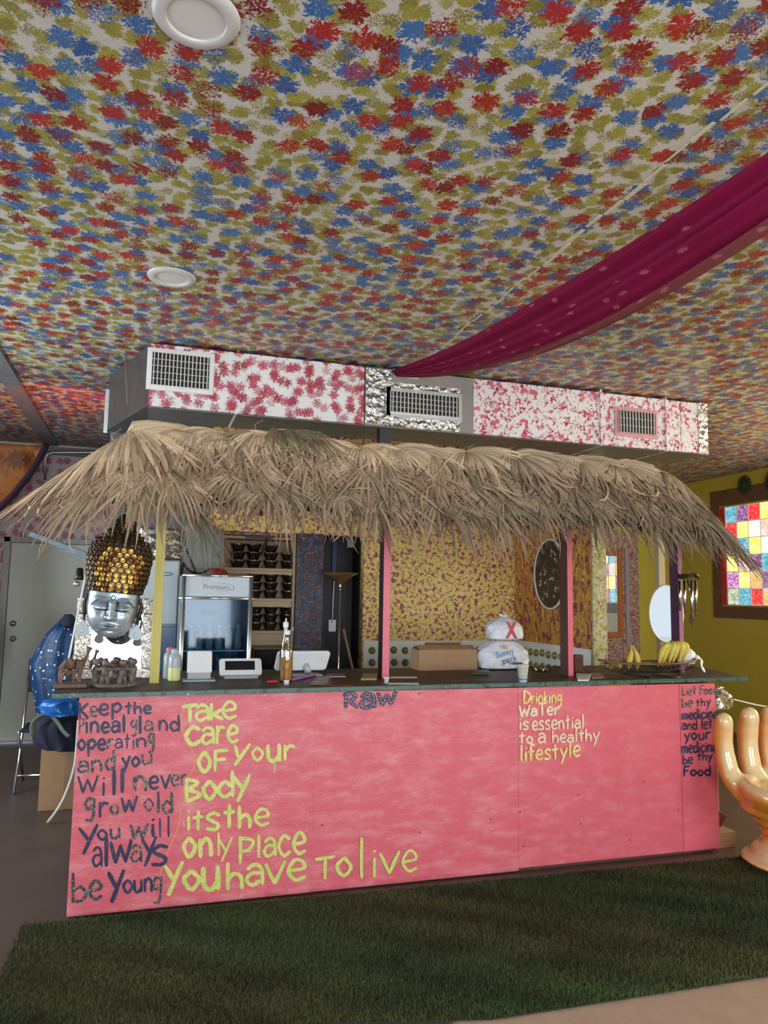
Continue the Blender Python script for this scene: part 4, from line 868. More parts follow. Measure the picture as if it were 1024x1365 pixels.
for i_ in range(110):
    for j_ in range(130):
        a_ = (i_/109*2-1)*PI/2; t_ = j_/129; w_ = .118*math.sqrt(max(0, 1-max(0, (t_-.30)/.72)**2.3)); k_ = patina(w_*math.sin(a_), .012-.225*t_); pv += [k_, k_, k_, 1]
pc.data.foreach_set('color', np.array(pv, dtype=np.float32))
def hw(t): # headdress half width by height 0..1
    return float(np.interp(t, [0, .2, .45, .62, .72, .80, .92, 1.], [.120, .140, .148, .132, .088, .058, .042, .018]))
def hd(t): return float(np.interp(t, [0, .3, .6, .75, 1.], [.108, .125, .10, .065, .02]))
HT = .385
def head(u, v):
    a = (u*2-1)*PI/2; return mp(hw(v)*math.sin(a), hd(v)*max(0, math.cos(a))**.8, HT*v-.002)
MB().grid(head, 40, 40).build('headdress', M['mask_dark'], mk, smooth=True, fix=False)
st = MB(); st2 = MB()
for r in range(16):
    v = (r+.6)/16.4; n = max(3, int(round(PI*hw(v)/.0320)))
    for k in range(n):
        u = (k+.5+(.5 if r % 2 else 0))/n
        if not .03 < u < .97: continue
        c = Vector(head(u, v)); e = .01
        nn = (Vector(head(min(1, u+e), v))-Vector(head(u-e, v))).cross(Vector(head(u, min(1, v+e)))-Vector(head(u, v-e))).normalized()
        if nn.y > 0: nn = -nn
        q = nn.to_track_quat('Z', 'Y').to_matrix(); t_ = (st if ((u-.52)/.27)**2+((v-.28)/.30)**2 < 1 else st2)
        t_.lathe(c, [(.0132, .0), (.0124, .006), (.0090, .0078), (.0075, .0050), (.0005, .0066)], 12, M_=q)
st.build('gold_studs', M['gold'], mk, smooth=True, kind='stuff'); st2.build('dark_studs', flat('shaded_gold', (.055, .030, .010), .35, .5), mk, smooth=True, kind='stuff')  # darker studs paint the unlit sides around the lit gold middle
MB().tube([mp(.117*math.sin(a), .105*math.cos(a)+.004, .006) for a in np.linspace(-1.5, 1.5, 24)], .006, 6).build('hair_band', M['mask_dark'], mk, smooth=True)
MB().tube(crom([mp(0, .113, -.012), mp(.009, .112, -.024), mp(0, .111, -.036), mp(-.009, .112, -.024), mp(0, .113, -.012)], 5), .0022, 6).build('forehead_mark', M['mask_dark'], mk, smooth=True)
for s in (-1, 1):
    MB().tube(crom([mp(.119*s, .012, -.02), mp(.130*s, .014, -.06), mp(.124*s, .012, -.11), mp(.120*s, .012, -.15)], 6), [.008]*6+[.010]*7+[.007]*6, 8).build('ear', M['mask_dark'], mk, smooth=True)
    er = MB().prism([(.034*math.cos(a)*(1 if math.sin(a) < 0 else .9-.75*math.sin(a)**2), .030*math.sin(a)+(.018*math.sin(a) if math.sin(a) > 0 else 0)) for a in np.linspace(0, 2*PI, 24, endpoint=False)], lambda a, c, d: mp(.122*s+a, .016+d, -.188+c), 0, .008)
    e_ = er.build('earring', flat('worn_silver_earring', (.34, .38, .40), .5, .3), mk, bevel=.002)
    MB().ball(mp(.122*s, .026, -.192), (.010, .006, .011)).build('earring_stone', flat('pale_aqua_stone', (.45, .62, .66), .2), e_, smooth=True)
MB().tube([mp(0, .0, HT-.01), mp(-.01, 0, HT+.06)], .002, 5).build('hanging_cord', M['dark_metal'], mk)

# ---- ornate mirror
mr = thing('framed_mirror', (-.12, 4.62, ZT), 'mirror in an ornate antiqued silver frame standing behind the mask', 'mirror')
Mm = Matrix.Translation((-.135, 4.60, ZT)) @ Matrix.Rotation(math.radians(-5), 4, 'X')
w2, h = .232, .455; fwid = .115
for a in ((-w2, w2, 0, .055), (-w2, w2, h-.09, h)): MB().box(a[0], a[1], 0, .025, a[2], a[3], Mm).build('frame_rail', M['ornate'], mr, bevel=.004)
for a in ((-w2, -w2+.085), (w2-.105, w2)): MB().box(a[0], a[1], 0, .025, .056, h-.091, Mm).build('frame_stile', M['ornate'], mr, bevel=.004)
bdm = MB()
for k in range(26):
    z = .062+k*.0125
    for x in (-w2+.090, w2-.110): bdm.ball(Mm @ Vector((x, -.002, z)), .0045, 6, 4)
bdm.build('beading', M['steel'], mr, kind='stuff')
MB().box(-w2+.08, w2-.10, .010, .014, .05, h-.085, Mm).build('mirror_glass', M['mirror'], mr)
# ---- carved camel family
def quad_animal(nm, c, s, face_, parent, camel=True):
    """one continuous body: trunk, neck, head, tail, four legs (skin modifier)"""
    J = [(0, 0, .62), (.30, 0, .64), (.42, 0, .70), (.52, 0, .92), (.55, 0, 1.14), (.70, 0, 1.12), (-.30, 0, .62), (-.36, 0, .45),
         (.30, .10, .40), (.31, .10, .20), (.31, .10, 0), (.30, -.10, .40), (.31, -.10, .20), (.31, -.10, 0),
         (-.30, .10, .42), (-.34, .10, .22), (-.30, .10, 0), (-.30, -.10, .42), (-.34, -.10, .22), (-.30, -.10, 0), (.02, 0, .80), (.50, 0, 1.22)]
    Rr = [.25, .20, .13, .08, .09, .06, .21, .02, .08, .045, .05, .08, .045, .05, .09, .045, .05, .09, .045, .05, .16, .02]
    J = [(a, b2, c2 if c2 > .6 else c2*.9) for a, b2, c2 in J]; J[20] = (.0, 0, .88)
    Ed = [(0, 1), (1, 2), (2, 3), (3, 4), (4, 5), (0, 6), (6, 7), (1, 8), (8, 9), (9, 10), (1, 11), (11, 12), (12, 13), (6, 14), (14, 15), (15, 16), (6, 17), (17, 18), (18, 19), (0, 20), (4, 21)]
    me = bpy.data.meshes.new(nm); vs = []
    for x, y, z in J: vs.append((c[0]+(x*math.cos(face_)-y*math.sin(face_))*s-parent.location.x, c[1]+(x*math.sin(face_)+y*math.cos(face_))*s-parent.location.y, c[2]+z*s-parent.location.z))
    me.from_pydata(vs, Ed, []); o = bpy.data.objects.new(nm, me); C.objects.link(o)
    k = o.modifiers.new('skin', 'SKIN')
    for i, r in enumerate(Rr): me.skin_vertices[0].data[i].radius = (r*s*.8, r*s*.8)
    me.skin_vertices[0].data[0].use_root = True
    k = o.modifiers.new('sub', 'SUBSURF'); k.levels = 1; k.render_levels = 1
    bake(o); o.data.materials.append(M['carved']); o.parent = parent; o['_o'] = tuple(parent.location); return o
cx, cy = U(100, 914, 'z', ZT).xy
cx, cy = -.335, 4.22
cm_ = thing('camel_carving', (cx, cy, ZT), 'reddish wooden carving of camels on a small plinth at the counter end', 'figurine')
box(cx-.082, cx+.076, cy-.045, cy+.045, ZT, ZT+.022).build('plinth', M['carved'], cm_, bevel=.004)
quad_animal('camel', (cx-.012, cy+.01, ZT+.02), .150, .35, cm_); quad_animal('young_camel', (cx-.02, cy-.028, ZT+.02), .085, .2, cm_)
# ---- friendship ring of small clay figures
fx, fy = -.135, 4.26
fg = thing('friendship_ring', (fx, fy, ZT), 'grey clay ring of little figures linking arms beside the camel carving', 'figurine')
MB().lathe((fx, fy, ZT), [(.04, .0), (.115, 0), (.118, .012), (.108, .020), (.04, .02), (.04, 0)], 28).build('base_ring', M['clay'], fg, smooth=True)
for k in range(7):
    a = -PI/2+.45+k*2*PI/7; r = .095; px, py = fx+r*math.cos(a), fy+r*math.sin(a)
    t = Vector((-math.sin(a), math.cos(a), 0)); p = Vector((px, py, ZT)); q = p+t*0
    b = MB(); b.tube([p+t*.016+Vector((0, 0, .016)), p+t*.013+Vector((0, 0, .045)), p+Vector((0, 0, .07))], [.013, .012, .014], 8)
    b.tube([p-t*.016+Vector((0, 0, .016)), p-t*.013+Vector((0, 0, .045)), p+Vector((0, 0, .07))], [.013, .012, .014], 8)
    b.tube([p+Vector((0, 0, .055)), p+Vector((0, 0, .08)), p+Vector((0, 0, .102))], [.017, .019, .014], 8)
    b.tube(crom([p-t*.045+Vector((0, 0, .090)), p+Vector((0, 0, .098)), p+t*.045+Vector((0, 0, .090))], 4), .0085, 7)
    b.ball(p+Vector((0, 0, .124)), (.018, .018, .020), 10, 7); b.build('figure', M['clay'], fg, smooth=True)
# ---- squeeze bottles
def squeeze(px, y, label, fill, cap=None):
    x = U(px, 905, 'y', y).x; t = thing('squeeze_bottle', (x, y, ZT), label, 'bottle')
    MB().lathe((x, y, ZT), [(.0005, 0), (.030, 0), (.034, .006), (.034, .125), (.030, .140), (.020, .150), (.020, .158)], 18).build('bottle_body', M['translucent'], t, smooth=True)
    if fill: MB().lathe((x, y, ZT), [(.0345, .004), (.0347, .008), (.0347, fill), (.034, fill+.002)], 18).build('dressing_level', M['lemon'], t, smooth=True)
    MB().lathe((x, y, ZT), [(.0215, .152), (.0225, .154), (.0225, .172), (.010, .178), (.0005, .178)], 16).build('cap', cap or M['translucent'], t, smooth=True)
squeeze(232, 4.44, 'frosted squeeze bottle with pale yellow dressing by the yellow post', .072)
squeeze(225, 4.56, 'frosted squeeze bottle with a pinkish cap standing behind the yellow one', 0, flat('pink_cap', (.60, .22, .26), .4))
# ---- card stand
x, y = U(265, 905, 'y', 4.42).x, 4.42
t = thing('card_reader_dock', (x, y, ZT), 'white upright card reader dock on a silver foot, before the glass cooler', 'card reader')
Md = Matrix.Translation((x, y, ZT))
MB().box(-.088, .088, -.06, .06, 0, .010, Md).build('foot', M['silver_plastic'], t, bevel=.004)
MB().box(-.064, .064, -.02, .05, .010, .062, Md).build('stem', flat('grey_plastic', (.30, .33, .35), .4), t, bevel=.004)
MB().box(-.068, .068, -.008, .008, 0, .125, Matrix.Translation((x, y-.03, ZT+.045)) @ Matrix.Rotation(math.radians(-16), 4, 'X')).build('face_plate', M['white'], t, bevel=.008)
# ---- little payment tablet
x, y = U(321, 905, 'y', 4.50).x, 4.50
t = thing('payment_tablet', (x, y, ZT), 'small white payment tablet with a black screen, right of the card dock', 'tablet')
Mt = Matrix.Translation((x, y, ZT+.018)) @ Matrix.Rotation(math.radians(-32), 4, 'X')
MB().prism([(-.115, 0), (.115, 0), (.122, .012), (.122, .095), (.110, .105), (-.110, .105), (-.122, .095), (-.122, .012)], lambda a, c, d: Mt @ Vector((a, d, c)), -.008, .012).build('housing', M['white'], t, bevel=.003)
MB().box(-.090, .082, -.0095, -.008, .030, .088, Mt).build('screen', M['black'], t)
MB().box(-.098, .098, -.03, .07, 0, .022, Matrix.Translation((x, y, ZT))).build('base', flat('grey_plastic', (.30, .33, .35), .4), t, bevel=.005)
# ---- tall bottle with orange dressing
x, y = U(381, 905, 'y', 4.32).x, 4.32
t = thing('dressing_bottle', (x, y, ZT), 'clear glass bottle half filled with orange dressing, standing on the counter', 'bottle')
MB().lathe((x, y, ZT), [(.0005, .002), (.034, .002), (.037, .008), (.037, .165), (.034, .185), (.016, .215), (.0135, .235), (.0135, .262), (.016, .264), (.016, .270)], 24).build('bottle_body', M['bottle_glass'], t, smooth=True)
MB().lathe((x, y, ZT), [(.0005, .006), (.034, .006), (.0345, .010), (.0345, .135), (.0005, .1352)], 24).build('dressing', M['orange_juice'], t, smooth=True)
MB().lathe((x, y, ZT), [(.0175, .262), (.0175, .286), (.0005, .288)], 16).build('cap', M['white'], t, smooth=True)
x2, y2 = U(379, 905, 'y', 4.45).x, 4.45
t = thing('pour_bottle', (x2, y2, ZT), 'slim dark bottle with white pourer behind the orange dressing bottle', 'bottle')
MB().lathe((x2, y2, ZT), [(.0005, 0), (.030, 0), (.031, .005), (.031, .18), (.014, .235), (.012, .30)], 18).build('bottle_body', M['bottle_glass'], t, smooth=True)
MB().lathe((x2, y2, ZT), [(.014, .295), (.016, .30), (.016, .325), (.006, .330), (.003, .350), (.0005, .351)], 14).build('pourer', M['white'], t, smooth=True)
x, y = U(381, 912, 'z', ZT).xy
MB_ = MB().lathe((x, y-.02, ZT), [(.0005, 0), (.013, 0), (.015, .020), (.016, .022), (.013, .024), (.0005, .021)], 14)
tag(MB_.build('bottle_cap', M['white'], loc=(x, y-.02, ZT), smooth=True), 'small white screw cap lying at the foot of the dressing bottle', 'cap')
# ---- big white till screen seen from behind
x, y = U(402, 895, 'y', 4.62).x, 4.62
t = thing('till_screen', (x, y, ZT), 'white till screen seen from behind, leaning back on a round stem', 'monitor')
Mt = Matrix.Translation((x, y, ZT+.035)) @ Matrix.Rotation(math.radians(26), 4, 'X')
MB().prism([(-.155, 0), (.135, 0), (.150, .012), (.165, .115), (.152, .128), (-.150, .128), (-.160, .115), (-.170, .012)], lambda a, c, d: Mt @ Vector((a, d, c)), -.012, .008).build('screen_back', M['white'], t, bevel=.005)
MB().tube([(x+.03, y-.055, ZT+.022), (x+.02, y+.0, ZT+.09)], .020, 14).build('stem', M['silver_plastic'], t, smooth=True)
MB().box(-.09, .12, -.06, .07, 0, .008, Matrix.Translation((x, y, ZT))).build('foot', M['silver_plastic'], t, bevel=.003)
# ---- loose bits on the counter
def onc(px, py): return U(px, py, 'z', ZT)
p, q = onc(390, 908), onc(420, 902); m_ = MB(); p.z = q.z = ZT+.011
tag(m_.tube([p, p.lerp(q, .1), p.lerp(q, .85), q], [.007, .010, .010, .005], 10).build('marker_pen', M['purple'], loc=p, smooth=True), 'fat purple marker pen lying beside the dressing bottle', 'pen')
p = onc(363, 911); tag(MB().tube(crom([p+Vector((-.03, 0, .009)), p+Vector((0, .006, .010)), p+Vector((.03, -.002, .009))], 5), [.003]+[.008]*9+[.003], 8).build('red_pepper', M['red'], loc=p, smooth=True), 'small red pepper lying left of the dressing bottle', 'pepper')
def slab(name, pts, h, mat, label, cat, group=None, z=0.):
    P_ = [onc(*a) for a in pts]; c = sum(P_, Vector())/len(P_)
    return tag(MB().prism([(v.x, v.y) for v in P_], lambda a, b_, d: (a, b_, ZT+.0006+z+d), 0, h).build(name, mat, loc=(c.x, c.y, ZT), bevel=min(.002, h/3)), label, cat, group)
slab('menu_folder', [(412, 914), (471, 915), (466, 905), (424, 903)], .006, M['deep_red'], 'dark red menu folder lying flat on the counter', 'folder')
slab('folded_leaflet', [(417, 911), (436, 911), (441, 904), (424, 904)], .003, flat('grey_leaflet', (.34, .31, .29), .6), 'grey folded leaflet on the dark red folder', 'paper', z=.0065)
slab('metal_tray', [(434, 903), (461, 903), (458, 899.5), (436, 899.5)], .006, M['steel'], 'small steel bill tray by the torch lamp', 'tray')
slab('chopping_board', [(481, 907), (502, 907), (503, 900), (484, 900)], .010, M['tan_wood'], 'small tan wooden board left of the middle post', 'board')
slab('paper_strip', [(520, 904), (556, 904), (556, 902), (522, 902)], .002, M['paper'], 'white paper strip just right of the middle post', 'paper')
slab('receipt_slip', [(518, 912.5), (559, 912.5), (558, 910.5), (519, 910.5)], .002, M['paper'], 'long white receipt slip at the counter edge', 'paper')
slab('phone_stack', [(630, 900), (652, 900), (652, 896.5), (631, 896.5)], .018, M['black'], 'black box with a pale lid before the white bags', 'box')
slab('card_pile', [(770, 908), (785, 908), (788, 900), (768, 899)], .008, M['paper'], 'pile of white cards right of the brown post', 'cards')
slab('flyer', [(789, 905), (806, 904), (800, 897), (786, 898)], .003, flat('pinkish_flyer', (.42, .28, .24), .6), 'pinkish flyer between card pile and fruit basket', 'paper')
# cups
def cup(px, py, r0, r1, h, mat, name, label, bands=()):
    p = onc(px, py); t = thing(name, p, label, 'cup')
    MB().lathe(p, [(.0005, 0), (r0, 0), (r1, h), (r1+.0022, h), (r1+.0022, h-.004), (r1-.001, h-.004), (r0-.002, .003), (.0005, .003)], 24).build('cup_wall', mat, t, smooth=True)
    for a, m2 in bands:
        ra = r0+(r1-r0)*a; rb = r0+(r1-r0)*(a+.09); MB().lathe(p, [(ra+.0006, h*a), (rb+.0006, h*(a+.09))], 24).build('printed_band', m2, t, smooth=True)
cup(697, 909, .023, .0345, .098, M['paper'], 'paper_cup', 'white paper cup with pale green and blue printed bands', ((.12, M['blue_print']), (.45, flat('sage_print', (.42, .52, .34), .5)), (.66, flat('sage_print', (.42, .52, .34), .5)), (.84, flat('sage_print', (.42, .52, .34), .5))))
cup(515, 911, .011, .016, .034, M['white'], 'tasting_cup', 'tiny white plastic tasting cup beside the pink middle post')
# wood block
p = onc(784, 898); tag(box(p.x-.030, p.x+.030, p.y+.10, p.y+.15, ZT, ZT+.115).build('wooden_block', M['dark_post'], loc=(p.x, p.y+.12, ZT), bevel=.003), 'dark upright wooden block behind the white cards', 'block')
# box + bags at the back of the counter
x0, x1 = U(556, 890, 'y', 4.84).x, U(633, 890, 'y', 4.84).x
t = thing('cardboard_box', ((x0+x1)/2, 4.88, ZT), 'brown cardboard box with open flaps left of the white bags', 'box')
y0_, y1_ = 4.80, 4.97
for a in ((x0, x1, y0_, y0_+.004), (x0, x1, y1_-.004, y1_), (x0, x0+.004, y0_+.0045, y1_-.0045), (x1-.004, x1, y0_+.0045, y1_-.0045)):
    box(a[0], a[1], a[2], a[3], ZT, ZT+.135).build('box_side', M['card'], t)
MB().prism([(0, 0), (.065, .028), (.066, .024), (.001, -.004)], lambda a, c, d: (x0+(x1-x0)*d, y0_+a, ZT+.136+c), .02, .98).build('box_flap', M['card'], t)
MB().prism([(0, 0), (.06, .045), (.062, .041), (.001, -.004)], lambda a, c, d: (x0+(x1-x0)*(.2+.75*d), y1_-a, ZT+.136+c), .0, .85).build('box_flap', M['card'], t)
def bag(name, c, rx, ry, h, label, knot=True, mat=None, sd=1, square=2.4, cat='bag', top=.35):
    t = thing(name, c, label, cat); r_ = random.Random(sd); ph_ = [r_.uniform(0, 6) for _ in range(8)]
    def f(u, v):
        a = u*2*PI; k = (1-max(0, (v-.55)/.45)**1.8*(1-top*.4 if knot else .55)) ; k = max(.02, k)*(min(1, v/.06)**.5 if v < .06 else 1)
        if v > .985: k = .02
        ca, sa = math.cos(a), math.sin(a); e = (abs(ca)**square+abs(sa)**square)**(-1/square)
        wr = 1+.05*math.sin(3*a+ph_[0]+4*v)+.03*math.sin(7*a+ph_[1]-9*v)+.02*math.sin(13*a+ph_[2]+14*v)*(.3+v)
        return (c[0]+rx*ca*e*k*wr, c[1]+ry*sa*e*k*wr, c[2]+h*v)
    b = MB().grid(f, 48, 26, True); o = b.build('bag_body', mat or M['bag'], t, smooth=True)
    if knot:
        kb = MB()
        for q in range(3):
            a = q*2.1+ph_[3]; kb.tube(crom([(c[0], c[1], c[2]+h*.97), (c[0]+.02*math.cos(a), c[1]+.01*math.sin(a), c[2]+h*1.04), (c[0]+.04*math.cos(a), c[1]+.02*math.sin(a), c[2]+h*(1.10 if q else .99))], 5), [.012]*5+[.010]*5+[.004], 8, flat=.5)
        kb.build('knot', mat or M['bag'], t, smooth=True)
    return t
bx = U(668, 890, 'y', 4.82).x
t = bag('white_carrier_bag', (bx, 4.82, ZT), .178, .10, .195, 'large white carrier bag with blue lettering and an orange sun', knot=False, square=3.6, sd=4)
def onbag(y): return lambda a, b_, c: (bx-.02+a*.97-b_*.18, y-.012-c-abs(a)*.06, ZT+.085+b_*.98+a*.22)
textmesh('Sunny', .058, lambda a, b_, c: onbag(4.708)(a-.005, b_+.018, c), 'bag_print', M['blue_print'], t, .001)
textmesh('pack', .060, lambda a, b_, c: onbag(4.706)(a+.02, b_-.034, c), 'bag_print', M['ink'], t, .001)
MB().ball((bx-.02, 4.698, ZT+.158), (.014, .004, .014), 10, 7).build('sun_print', M['orange_print'], t, smooth=True)
MB().prism([(-.02, 0), (.03, .014), (.075, .010), (.09, .0), (.05, -.006)], lambda a, c, d: (bx+.02+a, 4.700-d, ZT+.045+c), 0, .003).build('blue_swoosh', M['ink'], t)
bx2 = U(673, 850, 'y', 4.84).x
t = bag('knotted_bag', (bx2, 4.85, ZT+.1965), .125, .085, .165, 'knotted white plastic bag printed with a red cross shape, atop the carrier bag', True, sd=9, square=2.8)
for sg in (-1, 1):
    MB().prism([(-.052*sg, .060), (-.026*sg, .060), (0.018*sg, 0.), (.058*sg, -.062), (.034*sg, -.062), (-.012*sg, -.006)][::sg], lambda a, c, d: (bx2+.012+a*.72, 4.760-d-.0015*sg, ZT+.27+c*.93), 0, .003).build('red_cross_print', M['red_print'], t)
# crumpled film right of bags
tag(MB().grid(lambda u, v: (onc(745, 900).x+.05*(u-.5)*2, 4.62+.04*(v-.5)*2, ZT+.002+.028*abs(math.sin(u*9+v*5)*math.cos(v*8-u*4))), 18, 14).build('plastic_film', M['clear_bag'], loc=(onc(745, 900).x, 4.62, ZT), solid=.001), 'crumpled scrap of clear film left of the brown post', 'plastic film')

# ---- wire fruit basket
bxl, bxr = U(795, 890, 'y', 4.30).x, U(921, 890, 'y', 4.30).x; bc = (bxl+bxr)/2; bl = (bxr-bxl)/2; by = 4.26; bw = .115; bz = ZT+.085
t = thing('fruit_basket', (bc, by, ZT), 'long boat shaped dark wire fruit basket on the counter', 'basket')
def rim(a): return Vector((bc+bl*math.cos(a), by+bw*math.sin(a), bz+.020*abs(math.cos(a))**3))
MB().tube([rim(a) for a in np.linspace(0, 2*PI, 41)], .007, 8).build('rim', M['carved'], t, smooth=True)
for k in range(1, 5):
    f = 1-k*k*.035; MB().tube([Vector((bc, by, 0))+Vector(((rim(a).x-bc)*f, (rim(a).y-by)*f, rim(a).z-.016*k)) for a in np.linspace(0, 2*PI, 41)], .0022, 5).build('wire', M['dark_metal'], t)
for k in range(17):
    x = bc-bl*.88+bl*1.76*k/16; c_ = math.sqrt(1-((x-bc)/bl)**2)*bw
    MB().tube([(x, by+c_*math.cos(a), bz-.066*math.sin(a)*min(1, c_/bw*1.2)) for a in np.linspace(0, PI, 9)], .0018, 5).build('wire', M['dark_metal'], t)
for sg in (-1, 1):
    MB().tube(crom([(bc+sg*.17, by-.10, bz-.045), (bc+sg*.17, by-.11, ZT+.004), (bc+sg*.17+.10*-sg, by-.12, ZT+.004), (bc+sg*.10, by+.10, ZT+.004), (bc+sg*.17, by+.10, bz-.045)], 4), .003, 6).build('foot_wire', M['dark_metal'], t)
def banana(name, base, d, up, L, label, group=None, parent=None):
    d = Vector(d).normalized(); up = Vector(up); b0 = Vector(base); m_ = MB()
    P_ = [b0+d*L*t_+up*(.34*L*(4*t_*(1-t_))) for t_ in np.linspace(0, 1, 10)]
    m_.tube(P_, [.004, .010, .0155, .0175, .018, .018, .0172, .015, .009, .005], 9)
    o = m_.build(name, M['banana'], parent, None if parent else base, smooth=True)
    m2 = MB().tube([P_[0]-d*.014, P_[0]+d*.004], [.004, .0045], 6).build('stem_tip', M['carved'], o, smooth=True) if not parent else None
    if not parent: m2.parent = o; tag(o, label, 'banana', group)
    return o
zb = bz-.025
bb = U(893, 885, 'y', 4.26).x
bt = thing('banana_bunch', (bb, 4.26, zb), 'bunch of big yellow bananas arched over the right end of the basket', 'bananas')
top = Vector((bb+.03, 4.28, zb+.145))
for k in range(6):
    e = Vector((bb-.125+k*.040, 4.215+.012*(k % 2), zb+.0+.006*k)); md = top.lerp(e, .5)+Vector((-.042+.018*k, -.035, .038))
    m_ = MB().tube(crom([top, top.lerp(md, .55)+Vector((0, -.008, .012)), md, e], 5), [.006, .009, .013, .017, .020]+[.0215]*6+[.020, .017, .013, .007, .005], 9)
    m_.build('banana', M['banana'], bt, smooth=True)
MB().tube([top, top+Vector((.005, 0, .022))], [.012, .008], 7).build('stem', M['carved'], bt)
for px, dx, lab in ((838, -.012, 'left one of two bananas standing upright in the basket'), (848, .014, 'right one of two bananas standing upright in the basket')):
    x = U(px, 885, 'y', 4.26).x
    b0 = Vector((x, 4.26, zb-.02)); tp = Vector((U(843, 860, 'y', 4.26).x+dx*.3, 4.26, zb+.135))
    o = MB().tube(crom([b0, b0.lerp(tp, .35)+Vector((dx*.9, -.01, 0)), b0.lerp(tp, .7)+Vector((dx*.5, -.01, 0)), tp], 4), [.006, .012, .017, .019, .020, .020, .019, .017, .014, .010, .006, .005, .004], 9).build('banana', M['banana'], loc=b0, smooth=True)
    tag(o, lab, 'banana')
for px, lab in ((813, 'small mottled mango at the left end of the basket'), (824, 'greenish yellow mango next to the upright bananas')):
    x = U(px, 885, 'y', 4.26).x
    tag(MB().ball((x, 4.27, zb+.012), (.036, .030, .026), 14, 9, Matrix.Rotation(.3, 3, 'Y')).build('mango', M['banana'] if px > 820 else flat('brown_mango', (.26, .16, .05), .5, var=.4), loc=(x, 4.27, zb), smooth=True), lab, 'fruit')
wx = U(917, 880, 'y', 4.30).x
t = bag('tied_plastic_bag', (wx-.005, 4.31, zb+.005), .062, .05, .11, 'crumpled white plastic bag tied beside the banana bunch', False, sd=14, square=2.)
MB().tube(crom([(wx+.04, 4.28, zb+.065), (wx+.075, 4.26, zb+.04), (wx+.06, 4.24, zb+.0), (wx+.078, 4.23, zb-.04)], 5), [.012, .02, .022, .014, .009, .010, .012, .012, .010, .009, .008, .010, .012, .012, .010, .006], 8, flat=.4).build('bag_ears', M['bag'], t, smooth=True)

# ---- oval mirror hung on the beige post
om = U(889, 818, 'y', 4.83); t = thing('oval_mirror', (om.x, 4.83, om.z-.2), 'oval mirror with a thin white rim hung on the beige post', 'mirror')
ov = [(math.cos(a), math.sin(a)) for a in np.linspace(0, 2*PI, 49)][:-1]
MB().prism([(a*.146, b_*.206) for a, b_ in ov], lambda a, c, d: (om.x+a, 4.83+d, om.z+c), 0, .012).build('mirror_glass', M['mirror'], t)
MB().tube([(om.x+a*.150, 4.832, om.z+b_*.210) for a, b_ in ov+[ov[0]]], .0055, 6, cap=False).build('rim', M['white'], t, smooth=True)
bs = U(866, 885, 'y', 4.83); 
tag(box(om.x-.13, om.x+.03, 4.80, 4.86, ZT, ZT+.03).build('mirror_stand', M['dark_post'], loc=(om.x-.05, 4.83, ZT), bevel=.004), 'dark wooden ledge block under the oval mirror', 'ledge')
# ---- wind chime
wc = U(917, 768, 'y', 4.2); wt_ = thing('wind_chime', (wc.x, wc.y, wc.z), 'silver tube wind chime with a black ring and leaf, beside the purple post', 'wind chime')
MB().tube([(wc.x+.066*math.cos(a), wc.y+.066*math.sin(a), wc.z+.012*math.sin(3*a)) for a in np.linspace(0, 2*PI, 25)], .008, 7).build('top_ring', M['black'], wt_, smooth=True)
for k in range(4):
    a = k*PI/2+.4; MB().tube(crom([(wc.x, wc.y, wc.z+.004), (wc.x+.03*math.cos(a+.5), wc.y+.03*math.sin(a+.5), wc.z+.01), (wc.x+.064*math.cos(a), wc.y+.064*math.sin(a), wc.z)], 4), .006, 6).build('ring_spoke', M['black'], wt_, smooth=True)
for k, (dx, dy, L, slant) in enumerate(((-.045, -.02, .215, 0), (-.018, -.055, .25, 0), (.020, -.05, .20, 0), (.052, -.01, .235, 0), (.03, .04, .17, .30), (-.03, .045, .20, 0))):
    a = Vector((wc.x+dx, wc.y+dy, wc.z-.03)); b_ = a+Vector((slant*L, 0, -L*(1-.1*bool(slant)))); MB().tube([a, b_], .0085, 10).build('chime_tube', M['chrome'], wt_, smooth=True)
    MB().tube([a, (wc.x+dx, wc.y+dy, wc.z)], .0012, 4).build('string', M['black'], wt_)
leaf = MB().prism([(0, .045), (.012, .03), (.010, .022), (.024, .012), (.014, .002), (.022, -.016), (.008, -.018), (0, -.045), (-.008, -.018), (-.022, -.016), (-.014, .002), (-.024, .012), (-.010, .022), (-.012, .03)], lambda a, c, d: (wc.x+.005+a, wc.y-.02+d, wc.z-.29+c), 0, .003); leaf.build('leaf_sail', M['black'], wt_)
MB().tube([(wc.x, wc.y, wc.z), (wc.x+.005, wc.y-.02, wc.z-.25)], .0012, 4).build('string', M['black'], wt_)
for dx in (-.05, .05): MB().tube([(wc.x+dx, wc.y, wc.z+.005), (wc.x-.03, wc.y, wc.z+.14)], .0015, 4).build('string', M['black'], wt_)
MB().tube([(wc.x-.03, wc.y, wc.z+.14), (wc.x-.035, 4.275, 2.085)], .0015, 4).build('string', M['black'], wt_)

